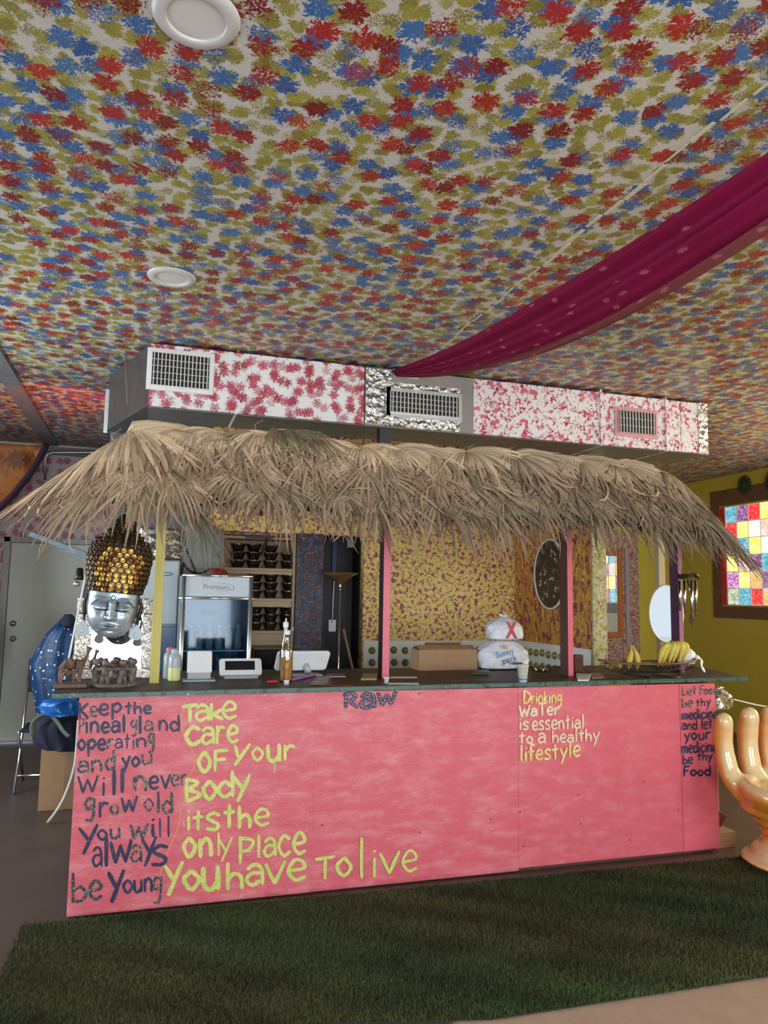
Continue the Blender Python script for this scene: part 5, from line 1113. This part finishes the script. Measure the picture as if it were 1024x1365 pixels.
# ================================================================== BEHIND THE COUNTER
# ---- shelves
sx0, sx1 = .60, 1.245
sh = thing('bowl_shelves', ((sx0+sx1)/2, 6.68, 0), 'tan wooden shelving holding stacks of glass bowls behind the bar', 'shelf')
box(sx0, sx1, 6.84, 6.86, 0, 2.08).build('back_panel', M['tan_wood'], sh)
for x in (sx0, sx1-.02): box(x, x+.02, 6.58, 6.839, 0, 2.08).build('side_panel', M['tan_wood'], sh)
SZ = [1.235, 1.512, 1.772, 2.045]
for z in SZ: box(sx0+.021, sx1-.021, 6.575, 6.838, z-.022, z).build('shelf_board', M['tan_wood'], sh, bevel=.002)
for z, w_ in ((1.235, .10), (1.512, .05), (1.772, .028)): box(sx0+.021, sx1-.021, 6.60, 6.612, z-.022-w_, z-.0225).build('front_rail', M['tan_wood'], sh)
bowl0 = None
def bowl(px, k, zi, extra=0, rim=False):
    global bowl0
    x = U(px, 780, 'y', 6.66).x; z = SZ[zi]+.0005+k*.0700
    if bowl0 is None:
        prof = [(.0005, .0), (.038, .0), (.042, .004), (.064, .060), (.068, .0685), (.062, .0685), (.057, .060), (.038, .008), (.0005, .007)]
        bowl0 = MB().lathe((0, 0, 0), prof, 22).build('glass_bowl', M['bowl_glass'], loc=(0, 0, 0), smooth=True); o = bowl0
        r_ = MB().tube([(.066*math.cos(a), .066*math.sin(a), .0675) for a in np.linspace(0, 2*PI, 23)], .0022, 5, cap=False).build('bowl_rim', M['bowl_rim'], o, smooth=True)
    else: o = copy_tree(bowl0, (x, 6.67, z))
    o.location = (x, 6.67, z)
    shelf = {2: 'upper shelf', 1: 'middle shelf', 0: 'lower shelf'}[zi]
    col = {2: {316: 'first', 337: 'second', 360: 'third', 383: 'fourth'}, 1: {340: 'first', 361: 'second', 385: 'third'}, 0: {342: 'first', 362: 'second', 383: 'third'}}[zi][px]
    tag(o, 'glass bowl, %s of the %s stack from the left on the %s' % ({0: 'lowest', 1: 'second', 2: 'third up'}[k], col, shelf), 'bowl', 'glass bowls on the shelves')
for px, n_ in ((316, 3), (337, 3), (360, 3), (383, 2)):
    for k in range(n_): bowl(px, k, 2)
for px in (340, 361, 385):
    for k in range(3): bowl(px, k, 1)
for px in (342, 362, 383):
    for k in range(3): bowl(px, k, 0)
x = U(390, 836, 'y', 6.60).x
tag(MB().lathe((x, 6.595, SZ[0]+.0005), [(.0005, 0), (.018, 0), (.018, .03), (.012, .036), (.0005, .037)], 12).build('spice_jar', M['paper'], loc=(x, 6.595, SZ[0]), smooth=True), 'tiny pale spice jar at the right of the lower shelf', 'jar')
p = U(355, 716, 'y', 6.50); tb = thing('wall_bracket', (p.x, 6.54, p.z), 'black T shaped bracket over the upper shelf', 'bracket')
MB().box(p.x-.17, p.x+.06, 6.50, 6.56, p.z-.01, p.z+.008).build('cross_arm', M['black'], tb); MB().tube([(p.x+.02, 6.53, p.z), (p.x-.04, 6.50, p.z-.16)], .012, 8).build('arm', M['black'], tb)
tag(box(U(340, 800, 'y', 6.4).x, U(386, 800, 'y', 6.4).x, 6.28, 6.52, .55, 1.10).build('black_appliance', flat('black_gloss_plastic', (.01, .01, .013), .15), loc=(.93, 6.4, .55), bevel=.01), 'glossy black appliance below the shelves, behind the till', 'appliance')
tag(MB().prism([(0, 0), (.8, 0), (.8, .5), (0, .5)], lambda a, c, d: (.80+a*.6, 6.02+c*1.0, d), 0, .55).build('back_counter', M['dark_post'], loc=(.85, 6.3, 0), bevel=.004), 'low dark back counter under the shelves', 'counter')
# ---- glass door drinks cooler
cx0, cx1, cy0 = U(243, 780, 'y', 5.6).x, U(337, 780, 'y', 5.6).x, 5.6
cz1 = 1.675; czh = 1.513; czb = .42; xm = (cx0+cx1)/2
t = thing('drinks_cooler', (xm, 5.85, 0), 'silver glass door drinks cooler headed Premium behind the counter', 'cooler')
b = MB(); b.box(cx0, cx1, cy0+.46, cy0+.50, 0, cz1).box(cx0, cx0+.03, cy0+.02, cy0+.46, 0, cz1).box(cx1-.03, cx1, cy0+.02, cy0+.46, 0, cz1).box(cx0+.03, cx1-.03, cy0+.02, cy0+.46, czh, cz1).box(cx0+.03, cx1-.03, cy0+.02, cy0+.46, 0, czb)
b.build('cabinet', flat('cooler_shell', (.22, .26, .30), .4), t)
box(cx0+.022, cx1-.022, cy0+.0, cy0+.019, czh+.012, cz1-.003).build('header_panel', M['silver_plastic'], t, bevel=.003)
for x in (cx0, cx1-.024): MB().tube([(x+.012, cy0-.002, czb), (x+.012, cy0-.002, cz1-.002)], .016, 10).build('door_stile', M['steel'], t, smooth=True)
MB().tube([(cx0-.02, cy0-.006, czh), (cx1+.02, cy0-.006, czh)], .008, 8).build('door_rail', M['chrome'], t, smooth=True)
MB().tube([(cx0, cy0-.002, cz1), (cx1, cy0-.002, cz1)], .009, 8).build('top_rail', M['chrome'], t, smooth=True)
box(cx0+.026, cx1-.026, cy0+.004, cy0+.009, czb, czh-.008).build('door_glass', M['glass'], t)
textmesh('Premium', .052, lambda a, b_, c: (xm-.01+a, cy0-.001-c, 1.578+b_), 'header_lettering', M['grey_ink'], t)
el = MB().tube([(xm+.02+.095*math.cos(a), cy0-.001, 1.594+.028*math.sin(a)) for a in np.linspace(-2.2, 2.2, 30)], [.0002+.0016*math.cos(a/1.45)**2 for a in np.linspace(-2.2, 2.2, 30)], 5); el.build('header_swoosh', M['grey_ink'], t)
for z in (.66, .90, 1.14): box(cx0+.032, cx1-.032, cy0+.03, cy0+.45, z-.006, z).build('cooler_shelf', M['steel'], t)
el = MB().prism([(a*.085, b_*.024) for a, b_ in ov], lambda a, c, d: (xm+a-.01, cy0+.452-d, 1.40+c), 0, .004).build('inner_badge', M['grey_ink'], t)
bt0 = None
for si, z in ((0, 1.14), (1, .90)):
    for k in range(6):
        x = cx0+.075+k*.07; yb_ = cy0+.16
        if bt0 is None:
            bt0 = MB().lathe((0, 0, 0), [(.0005, 0), (.026, 0), (.028, .004), (.028, .12), (.012, .15), (.011, .165)], 14).build('drink_bottle', flat('pale_drink', (.50, .47, .42), .3), loc=(0, 0, 0), smooth=True); MB().lathe((0, 0, 0), [(.013, .16), (.013, .178), (.0005, .179)], 10).build('cap', M['white'], bt0, smooth=True); o = bt0
        else: o = copy_tree(bt0, (x, yb_, z))
        o.location = (x, yb_, z+.0005)
        tag(o, 'pale drink bottle, %s from the left on the %s cooler shelf' % (['first', 'second', 'third', 'fourth', 'fifth', 'sixth'][k], ['upper', 'middle'][si]), 'bottle', 'bottles inside the drinks cooler')
# red dome on the cooler
p = U(291, 766, 'y', 5.8); tag(MB().lathe((p.x, 5.82, cz1), [(.075, 0), (.078, .015), (.062, .045), (.035, .062), (.0005, .068)], 20).build('red_strainer', flat('dark_red_enamel', (.20, .02, .02), .3), loc=(p.x, 5.82, cz1), smooth=True), 'dark red domed bowl upside down on the cooler', 'bowl')
# ---- tall grey fridge at left with foil wrapped roll on it
gx0, gx1 = U(172, 800, 'y', 6.0).x, U(239, 800, 'y', 6.0).x; gy = 6.13
t = thing('upright_fridge', ((gx0+gx1)/2, gy+.25, 0), 'tall pale grey upright fridge left of the glass door cooler', 'fridge')
box(gx0, gx1, gy+.03, gy+.5, 0, 1.80).build('cabinet', M['silver_plastic'], t, bevel=.006)
gm = U(206, 800, 'y', gy).x
box(gm+.004, gx1, gy, gy+.028, 1.30, 1.80).build('upper_door', M['silver_plastic'], t, bevel=.02)
box(gm+.004, gx1, gy, gy+.028, .1, 1.29).build('lower_door', flat('dark_blue_door', (.05, .10, .19), .3), t, bevel=.006)
box(gx0, gm-.004, gy+.005, gy+.028, .1, 1.80).build('side_door', flat('pale_grey_door', (.50, .54, .56), .4), t, bevel=.004)
pe = U(220, 765, 'y', gy); MB().tube([(pe.x+.055*math.cos(a), gy-.002, pe.z+.012*math.sin(a)) for a in np.linspace(0, 2*PI, 25)], .0035, 5, cap=False).build('oval_badge', M['grey_ink'], t)
t = thing('foil_wrapped_ducting', ((gx0+gx1)/2, gy+.15, 1.801), 'crinkled silver foil wrapped ducting lying on the tall grey fridge', 'ducting')
for k, (dz, r) in enumerate(((.055, .054), (.150, .046), (.225, .034))): MB().tube([(gx0-.02+.01*k, gy+.12, 1.801+dz), (gx0+.15, gy+.13, 1.801+dz+.004), (gx1+.02-.01*k, gy+.11, 1.801+dz)], r, 14).build('foil_roll', M['foil'], t, smooth=True)
# grey wall cabinet and cables between fridge and shelves
gx = U(243, 800, 'y', 6.5).x; gxx = U(281, 800, 'y', 6.5).x
tag(box(gx, gxx, 6.5, 6.68, 1.62, 2.12).build('meter_cabinet', flat('sea_grey_metal', (.30, .34, .34), .45), loc=((gx+gxx)/2, 6.6, 1.62), bevel=.005), 'grey metal meter cabinet behind the drooping palm leaf', 'cabinet')
cb = thing('black_cables', (gx, 6.3, 1.8), 'loose bundle of black cables hanging behind the glass door cooler', 'cables')
for k, pts in enumerate(([(239, 738), (245, 752), (258, 764), (285, 776)], [(246, 708), (248, 730), (256, 750), (266, 775)], [(241, 745), (252, 760), (268, 764), (283, 758), (290, 772)])):
    MB().tube(crom([U(a, b_, 'y', 6.40-.03*k) for a, b_ in pts], 6), .007, 6).build('cable', M['black'], cb, smooth=True)
struct('wall_store', MB().box(-.35, .498, 6.69, 6.75, 0, 2.9), flat('dim_blue_grey_wall', (.12, .15, .19), .6))
# ---- torchiere
p = U(454, 765, 'y', 6.38); t = thing('torchiere_lamp', (p.x, 6.38, 0), 'slender torchiere lamp with amber brown dish shade in the dark passage', 'floor lamp')
MB().lathe((p.x, 6.38, p.z), [(.020, -.085), (.030, -.078), (.10, -.025), (.152, .004), (.150, .008), (.095, -.018), (.02, -.06)], 30).build('dish_shade', M['brown_shade'], t, smooth=True)
MB().tube([(p.x, 6.38, .02), (p.x, 6.38, p.z-.10)], .0075, 10).build('pole', M['chrome'], t, smooth=True)
MB().lathe((p.x, 6.38, p.z), [(.008, -.125), (.014, -.12), (.016, -.10), (.010, -.092), (.022, -.082)], 14).build('neck', M['chrome'], t, smooth=True)
MB().lathe((p.x, 6.38, 0), [(.12, 0), (.12, .012), (.02, .025), (.008, .03)], 24, cap=True).build('foot', M['chrome'], t, smooth=True)
for px, py, lab in ((443, 834, 'white switch plate left of the lamp pole'), (473, 844, 'white socket plate right of the lamp pole'), (468, 722, 'pale plate high on the dark passage wall')):
    q = U(px, py, 'y', 6.955); tt = thing('wall_switch', q, lab, 'switch'); box(q.x-.035, q.x+.035, 6.951, 6.959, q.z-.055, q.z+.055).build('plate', M['white'], tt, bevel=.003); box(q.x-.010, q.x+.010, 6.944, 6.9505, q.z-.018, q.z+.018).build('toggle', M['white'], tt, bevel=.002)
q = U(445, 780, 'y', 6.9); tag(MB().tube([U(446, 765, 'y', 6.93), U(444, 800, 'y', 6.93), U(443, 830, 'y', 6.93)], .006, 6).build('white_lamp_cord', M['white'], loc=q, smooth=True), 'white cord running down to the left switch plate', 'cord')
a, b_ = U(458, 838, 'y', 6.62), U(473, 905, 'y', 6.60); tag(MB().tube([a, b_+(b_-a)*1.2], .012, 8).build('broom_handle', M['tan_wood'], loc=b_, smooth=True), 'wooden broom handle leaning in the dark passage', 'broom')
# ---- oval dark mosaic on the side wall
oy, oz = 5.90, 1.765
t = thing('oval_wall_mosaic', (3.37, oy, oz), 'black oval mosaic panel with pale swirls on the side wall', 'wall panel')
MB().prism([(a*.265, b_*.30) for a, b_ in ov], lambda a, c, d: (3.388-d, oy+a, oz+c), 0, .018).build('panel', M['swirl'], t)
MB().tube([(3.372, oy+a*.268, oz+b_*.303) for a, b_ in ov+[ov[0]]], .010, 6, cap=False).build('rim', M['paper'], t, smooth=True)
sr = random.Random(5)
for k in range(26):
    a = sr.uniform(0, 6.28); r = sr.random()**.5*.8; y_, z_ = oy+.24*r*math.cos(a), oz+.27*r*math.sin(a); a2 = sr.uniform(0, 6.28); R_ = sr.uniform(.012, .03)
    MB().tube([(3.368, y_+R_*math.cos(a2+q_)*(1-q_*.15), z_+R_*math.sin(a2+q_)*(1-q_*.15)) for q_ in np.linspace(0, 4, 9)], .003, 5).build('swirl_inlay', M['clay'] if k % 2 else M['paper'], t)
# ---- mirror in orange wood on the back wall + mosaic surround
t = thing('wall_mirror', (5.78, YB, 1.05), 'tall mirror in an orange wooden frame on the far back wall', 'mirror')
x0, x1, za, zb2 = 5.46, 6.05, 1.06, 2.20
box(x0+.07, x1-.07, YB-.03, YB-.022, za+.07, zb2-.07).build('mirror_glass', M['mirror'], t)
for a in ((x0, x0+.07, za, zb2), (x1-.07, x1, za, zb2), (x0+.071, x1-.071, za, za+.07), (x0+.071, x1-.071, zb2-.07, zb2)): box(a[0], a[1], YB-.05, YB-.02, a[2], a[3]).build('frame_bar', M['orange_wood'], t, bevel=.006)
ms = MB()
for a in ((5.2, 5.455, .70, 2.45), (6.055, 6.32, .70, 2.45), (5.46, 6.05, .70, 1.055), (5.46, 6.05, 2.205, 2.45)): ms.box(a[0], a[1], YB-.018, YB-.001, a[2], a[3])
struct('trim_7', ms, M['mosaic'])
tag(box(6.10, 6.155, YB-.035, YB-.0185, .95, 2.22).build('wall_strip', flat('lilac_grey_strip', (.36, .32, .36), .5), loc=(6.13, YB, .95)), 'lilac grey strip running beside the orange framed mirror', 'strip')
# ---- green cog shaped ornaments above the stained window
for px, py, lab in ((992, 646, 'green cog shaped carved ornament above the stained glass window'), (1029, 640, 'dark cog shaped ornament cut by the right edge of the photo')):
    q = U(px, py, 'x', XW-.03); t = thing('cog_ornament', (XW-.03, q.y, q.z), lab, 'ornament')
    MB().prism([((.098+.014*(1 if i % 2 else -1))*math.cos(i*PI/16), (.098+.014*(1 if i % 2 else -1))*math.sin(i*PI/16)) for i in range(32)], lambda a, c, d: (XW-.013-d, q.y+a, q.z+c*1.05), 0, .02).build('toothed_plate', M['green_metal'], t, bevel=.002)
    for r in (.075, .045): MB().tube([(XW-.037, q.y+r*math.cos(a), q.z+r*math.sin(a)) for a in np.linspace(0, 2*PI, 25)], .006, 6, cap=False).build('ring_relief', M['green_metal'], t, smooth=True)
    MB().ball((XW-.038, q.y, q.z), (.010, .022, .026)).build('boss', M['green_metal'], t, smooth=True)

# ================================================================== LEFT SIDE
# blue sequined shawl over a folding chair
sx, sy = U(74, 900, 'y', 6.75).x, 6.75
t = thing('folding_chair', (sx, sy, 0), 'folding chair with thin silver legs under the blue shawl', 'chair')
for dx in (-.22, .22):
    MB().tube([(sx+dx, sy-.22, 0.005), (sx+dx, sy+.05, .46), (sx+dx, sy+.20, .98)], .011, 8).build('leg_tube', M['chrome'], t, smooth=True)
    MB().tube([(sx+dx, sy+.24, 0.005), (sx+dx, sy-.18, .46)], .011, 8).build('leg_tube', M['chrome'], t, smooth=True)
MB().tube([(sx-.22, sy-.15, .12), (sx+.22, sy-.15, .12)], .008, 8).build('stretcher', M['chrome'], t, smooth=True)
box(sx-.21, sx+.21, sy-.20, sy+.16, .45, .475).build('seat', M['navy_cloth'], t, bevel=.01); box(sx-.21, sx+.21, sy+.13, sy+.16, .72, .96).build('backrest', M['navy_cloth'], t, bevel=.01)
def cloth(name, outline, y, thick, mat, label, cat, bulge=.08, seed=2, fr=9):
    """hanging cloth: silhouette read off the photo, modelled as a puffed body of real depth"""
    L_, R_ = outline; n = 30; r_ = random.Random(seed); p1, p2 = r_.uniform(0, 6), r_.uniform(0, 6)
    def pol(P_, v):
        k = v*(len(P_)-1); i = min(int(k), len(P_)-2); f = k-i; a, b2 = Vector((*P_[i], 0)), Vector((*P_[i+1], 0)); return a.lerp(b2, f)
    def f(u, v):
        a = u*2*PI; l, r = pol(L_, v), pol(R_, v); c = (l+r)/2; h = (r-l)/2
        q = c+h*math.cos(a); w = U(q.x, q.y, 'y', y); dep = thick*(min(1, v*6)**.6)*math.sin(a)
        fo = .012*math.sin(fr*math.cos(a)+p1+3*v+2*math.sin(5*v))*abs(math.sin(a))+.004*math.sin(23*math.cos(a)+p2)*abs(math.sin(a))
        return (w.x, w.y-dep-fo, w.z)
    p = U(*(pol(L_, .98)+pol(R_, .98)).xy*.5, 'y', y)
    return tag(MB().grid(f, 56, n, True).build(name, mat, loc=(p.x, y, p.z), smooth=True), label, cat)
cloth('sequined_shawl', ([(82, 824), (72, 834), (60, 846), (54, 858), (45, 872), (38, 885), (41, 905), (46, 935), (49, 958)], [(92, 824), (101, 834), (106, 850), (108, 870), (110, 890), (110, 905), (108, 930), (105, 945), (104, 958)]), 6.62, .15, M['blue_sequin'], 'blue sequined shawl heaped over the chair by the door', 'shawl')
q = U(92, 826, 'y', 6.50); tag(MB().lathe(q, [(.055, -.05), (.05, .02), (.02, .04), (.0005, .045)], 14, M_=Matrix.Rotation(.4, 3, 'Y')).build('navy_cap', M['navy_cloth'], loc=q, smooth=True), 'dark navy cap resting on top of the blue shawl', 'cap')
cloth('blue_carrier_bag', ([(60, 932), (52, 940), (53, 949), (60, 953)], [(100, 929), (106, 937), (106, 948), (104, 953)]), 5.72, .08, M['blue_bag'], 'shiny blue plastic bag stuffed under the counter end', 'bag', fr=5)
cloth('dark_jacket', ([(58, 952), (46, 962), (42, 975), (44, 990), (50, 996)], [(104, 952), (108, 962), (108, 972), (108, 985), (106, 1000)]), 5.84, .10, M['navy_cloth'], 'dark jacket piled on the tall cardboard box', 'jacket', seed=6)
tag(MB().tube(crom([U(a, b_, 'y', 5.69) for a, b_ in ((44, 980), (44, 965), (54, 955), (66, 953), (76, 962), (84, 974), (92, 982))], 6), .022, 8, flat=.4).build('sage_scarf', M['sage_cloth'], loc=U(66, 953, 'y', 5.8), smooth=True), 'sage green scarf edging the dark jacket', 'scarf')
bx0, bx1, bh = U(50, 1082, 'z', 0).x, -.33, U(54, 972, 'y', 5.99).z
t = thing('tall_cardboard_box', ((bx0+bx1)/2, 6.1, 0), 'tall plain cardboard box standing left of the pink counter', 'box')
box(bx0, bx0+.20, 5.99, 6.0, .002, bh).build('box_front', M['card'], t, bevel=.002); box(bx0+.201, bx1+.05, 5.99, 6.0, .002, bh-.02).build('box_front', M['card'], t, bevel=.002)
box(bx0, bx0+.006, 6.001, 6.22, .002, bh).build('box_side', M['card'], t); box(bx0+.007, bx1+.05, 6.21, 6.22, .002, bh).build('box_back', M['card'], t)
MB().box(bx0+.16, bx0+.24, 5.986, 5.9895, .01, bh-.03).build('tape', flat('brown_tape', (.26, .16, .08), .25), t)
tag(MB().tube(crom([U(a, b_, 'y', 5.6) for a, b_ in ((105, 960), (101, 1010), (96, 1035), (86, 1062), (76, 1080))]+[U(64, 1096, 'z', .012)], 6), .010, 8).build('white_hose', M['offwhite'], loc=U(64, 1096, 'z', .012), smooth=True), 'thin white hose curving down beside the counter end', 'hose')
q = U(92, 1062, 'z', 0.02); tag(bag('x', (q.x, q.y, 0), .07, .06, .10, '-', False, M['blue_bag'], sd=3), 'small crumpled blue bag on the floor by the counter end', 'bag').name = 'crumpled_blue_bag'
# leaning white rod
a, b_ = U(122, 728, 'y', 4.66), U(94, 866, 'y', 4.60); lo = a+(b_-a)*((a.z-ZT-.001)/(a.z-b_.z))
tag(MB().tube([a, lo], .0055, 6).build('leaning_rod', M['white'], loc=lo), 'thin white rod leaning up behind the left side of the mask', 'rod')
dk_ = MB().prism([(122, 728), (132, 735), (132, 900), (104, 905), (96, 866)], lambda a, c, d: U(a+1, c, 'y', 4.70) + Vector((0, d, 0)), 0, .02)
tag(dk_.build('dark_panel', flat('dark_plum_panel', (.035, .025, .045), .4), loc=U(118, 900, 'y', 4.7)), 'dark narrow panel edged by the white rod', 'panel')  # dark sheet filling the dark area beside the rod
# bracket/fixture under the left thatch
a, b_ = U(42, 712, 'y', 4.9), U(122, 742, 'y', 4.55)
t = thing('lamp_batten', a, 'blue grey metal lamp batten slung under the left thatch', 'lamp')
MB().tube([a, b_], .022, 4, flat=.8).build('batten', flat('blue_grey_metal', (.16, .22, .28), .35, .5), t); a2, b2 = U(82, 733, 'y', 4.85), U(122, 742, 'y', 4.6)
MB().tube([a2, b2], .008, 6).build('tube', M['steel'], t, smooth=True)
# hanging bell
q = U(106, 768, 'y', 4.7); t = thing('hanging_bell', q, 'small dark bell ornament hanging on strings left of the mask', 'bell')
MB().lathe(q, [(.0005, .05), (.018, .045), (.022, .0), (.030, -.022), (.026, -.022), (.0005, .0)], 14).build('bell', M['mask_dark'], t, smooth=True); MB().ball(q+Vector((-.012, 0, -.045)), (.020, .02, .016)).build('clapper', M['ornate'], t, smooth=True)
for dx in (-.012, 0, .014): MB().tube([q+Vector((dx, 0, .045)), q+Vector((dx, 0, .15))], .001, 4).build('string', M['black'], t)
# conduit and batik
cpts = [U(60, 640, 'y', YB-.08), U(60, 612, 'y', YB-.08), U(63, 606, 'y', YB-.08), U(70, 603, 'y', YB-.08), U(125, 603, 'y', YB-.08), U(170, 604, 'y', YB-.08)]
tag(MB().tube(cpts, .016, 8).build('conduit_pipe', M['steel'], loc=cpts[0], smooth=True), 'bent silver conduit high on the pink stamped wall', 'pipe')
def batik(u, v):
    P_ = [(62, 592), (52, 612), (38, 635), (18, 660), (-6, 684), (-30, 720), (-30, 790), (-8, 835), (-2, 870), (-40, 960)]
    k = v*(len(P_)-1); i = min(int(k), len(P_)-2); f = k-i; x = P_[i][0]*(1-f)+P_[i+1][0]*f; y = P_[i][1]*(1-f)+P_[i+1][1]*f
    w = U(-140+(x+140)*u, y, 'y', 7.6); return (w.x, w.y+.05*math.sin(u*9+v*2), w.z)
bo = MB().grid(batik, 24, 40).build('batik_hanging', [M['batik']], smooth=True, solid=.006, loc=U(0, 600, 'y', 7.6), fix=False)
tag(bo, 'orange batik cloth with plum edge hanging at the left wall', 'cloth')
bo2 = MB().tube([Vector(batik(1, v))+Vector((0, -.01, 0)) for v in np.linspace(0, 1, 40)], .035, 8, flat=.3).build('border', M['batik_edge'], bo, smooth=True)
q = U(21, 612, 'y', 7.52); MB().prism([((.09 if i % 2 else .05)*math.cos(i*PI/9), (.11 if i % 2 else .06)*math.sin(i*PI/9)) for i in range(18)], lambda a, c, d: (q.x+a, 7.53-d, q.z+c), 0, .004).build('leaf_motif', flat('batik_motif', (.10, .03, .008), .6), bo)

# ================================================================== HAND CHAIR
hc = thing('hand_chair', (3.78, 3.60, .022), 'glossy cream and orange giant hand shaped chair at the right edge', 'chair')
hb = MB()
def cap_(pts, r): hb.tube(crom(pts, 5), r if isinstance(r, list) else r, 18); hb.ball(pts[0], (r[0] if isinstance(r, list) else r)*1.0, 16, 10); hb.ball(pts[-1], (r[-1] if isinstance(r, list) else r)*1.0, 16, 10)
hx, hy = 3.70, 3.55
for x, lean, top_, r in ((3.385, -.03, .875, .056), (3.545, .0, .90, .060), (3.705, .0, .905, .061), (3.865, .025, .87, .057)):
    cap_([(x+.02, 3.74, .42), (x+lean*.2, 3.82, .52), (x+lean*.7, 3.845, .70), (x+lean, 3.82, top_-.06)], [r*1.12]*5+[r*1.05]*3+[r*.99]*3+[r*1.03]*2+[r*.97]*2+[r*.92])
cap_([(4.02, 3.50, .42), (4.10, 3.42, .50), (4.13, 3.40, .62), (4.09, 3.42, .74)], [.075]*6+[.068]*5+[.065]*4+[.055])
hb.ball((hx, 3.56, .40), (.375, .34, .105), 28, 14)
hb.tube([(hx+.345*math.cos(a), 3.56+.29*math.sin(a), .445+.02*math.sin(a)) for a in np.linspace(0, 2*PI, 33)], .055, 12, cap=False)
for k, (zc, rx, ry) in enumerate(((.34, .33, .29), (.28, .27, .24), (.21, .225, .215), (.15, .225, .22), (.09, .28, .27), (.045, .345, .33))): hb.ball((hx-.02+.005*k, 3.62, zc), (rx, ry, .075 if k < 5 else .045), 26, 12)
hb.v = [(a_, b2_, c_+.022) for a_, b2_, c_ in hb.v]
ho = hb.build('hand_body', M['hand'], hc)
k_ = ho.modifiers.new('r', 'REMESH'); k_.mode = 'VOXEL'; k_.voxel_size = .012; k_.use_smooth_shade = True
k_ = ho.modifiers.new('s', 'SMOOTH'); k_.factor = .6; k_.iterations = 9
bake(ho)
for p_ in ho.data.polygons: p_.use_smooth = True
# clutter between counter end and hand chair
q = U(972, 942, 'y', 4.35)
tag(bag('clear_film_bag', (q.x+.02, 4.45, .80), .085, .06, .14, '-', True, M['clear_bag'], sd=21), 'crumpled clear plastic bag behind the hand chair fingers', 'bag')
box(3.535, 3.80, 4.40, 4.66, 0, .799).build('carton', flat('white_carton', (.55, .55, .56), .6), bevel=.004, loc=(3.66, 4.5, 0)); tag(bpy.data.objects['carton'], 'tall pale carton standing between counter end and hand chair', 'box')
q = U(968, 1110, 'y', 4.15)
tag(MB().prism([(0, .0), (.085, .02), (.13, .085), (.07, .12), (0, .13)], lambda a, c, d: (3.50+a, 4.13+d, .10+c), 0, .07).build('red_pouch', M['deep_red'], loc=(3.55, 4.16, .10), bevel=.01), 'dark red pouch wedged low between counter end and hand chair', 'pouch')
tag(box(3.50, 3.66, 4.10, 4.26, 0, .0995).build('low_carton', M['card'], loc=(3.58, 4.18, 0), bevel=.004), 'small low carton under the dark red pouch', 'box')
a, b_ = Vector((3.75, 4.53, .93)), U(1030, 942, 'y', 4.8)
tag(MB().tube(crom([a, a.lerp(b_, .5)+Vector((0, 0, -.012)), b_, b_+Vector((.5, .1, .03))], 5), .005, 6).build('pale_cord', M['offwhite'], loc=a), 'thin pale cord stretching right from the clear bag', 'cord')
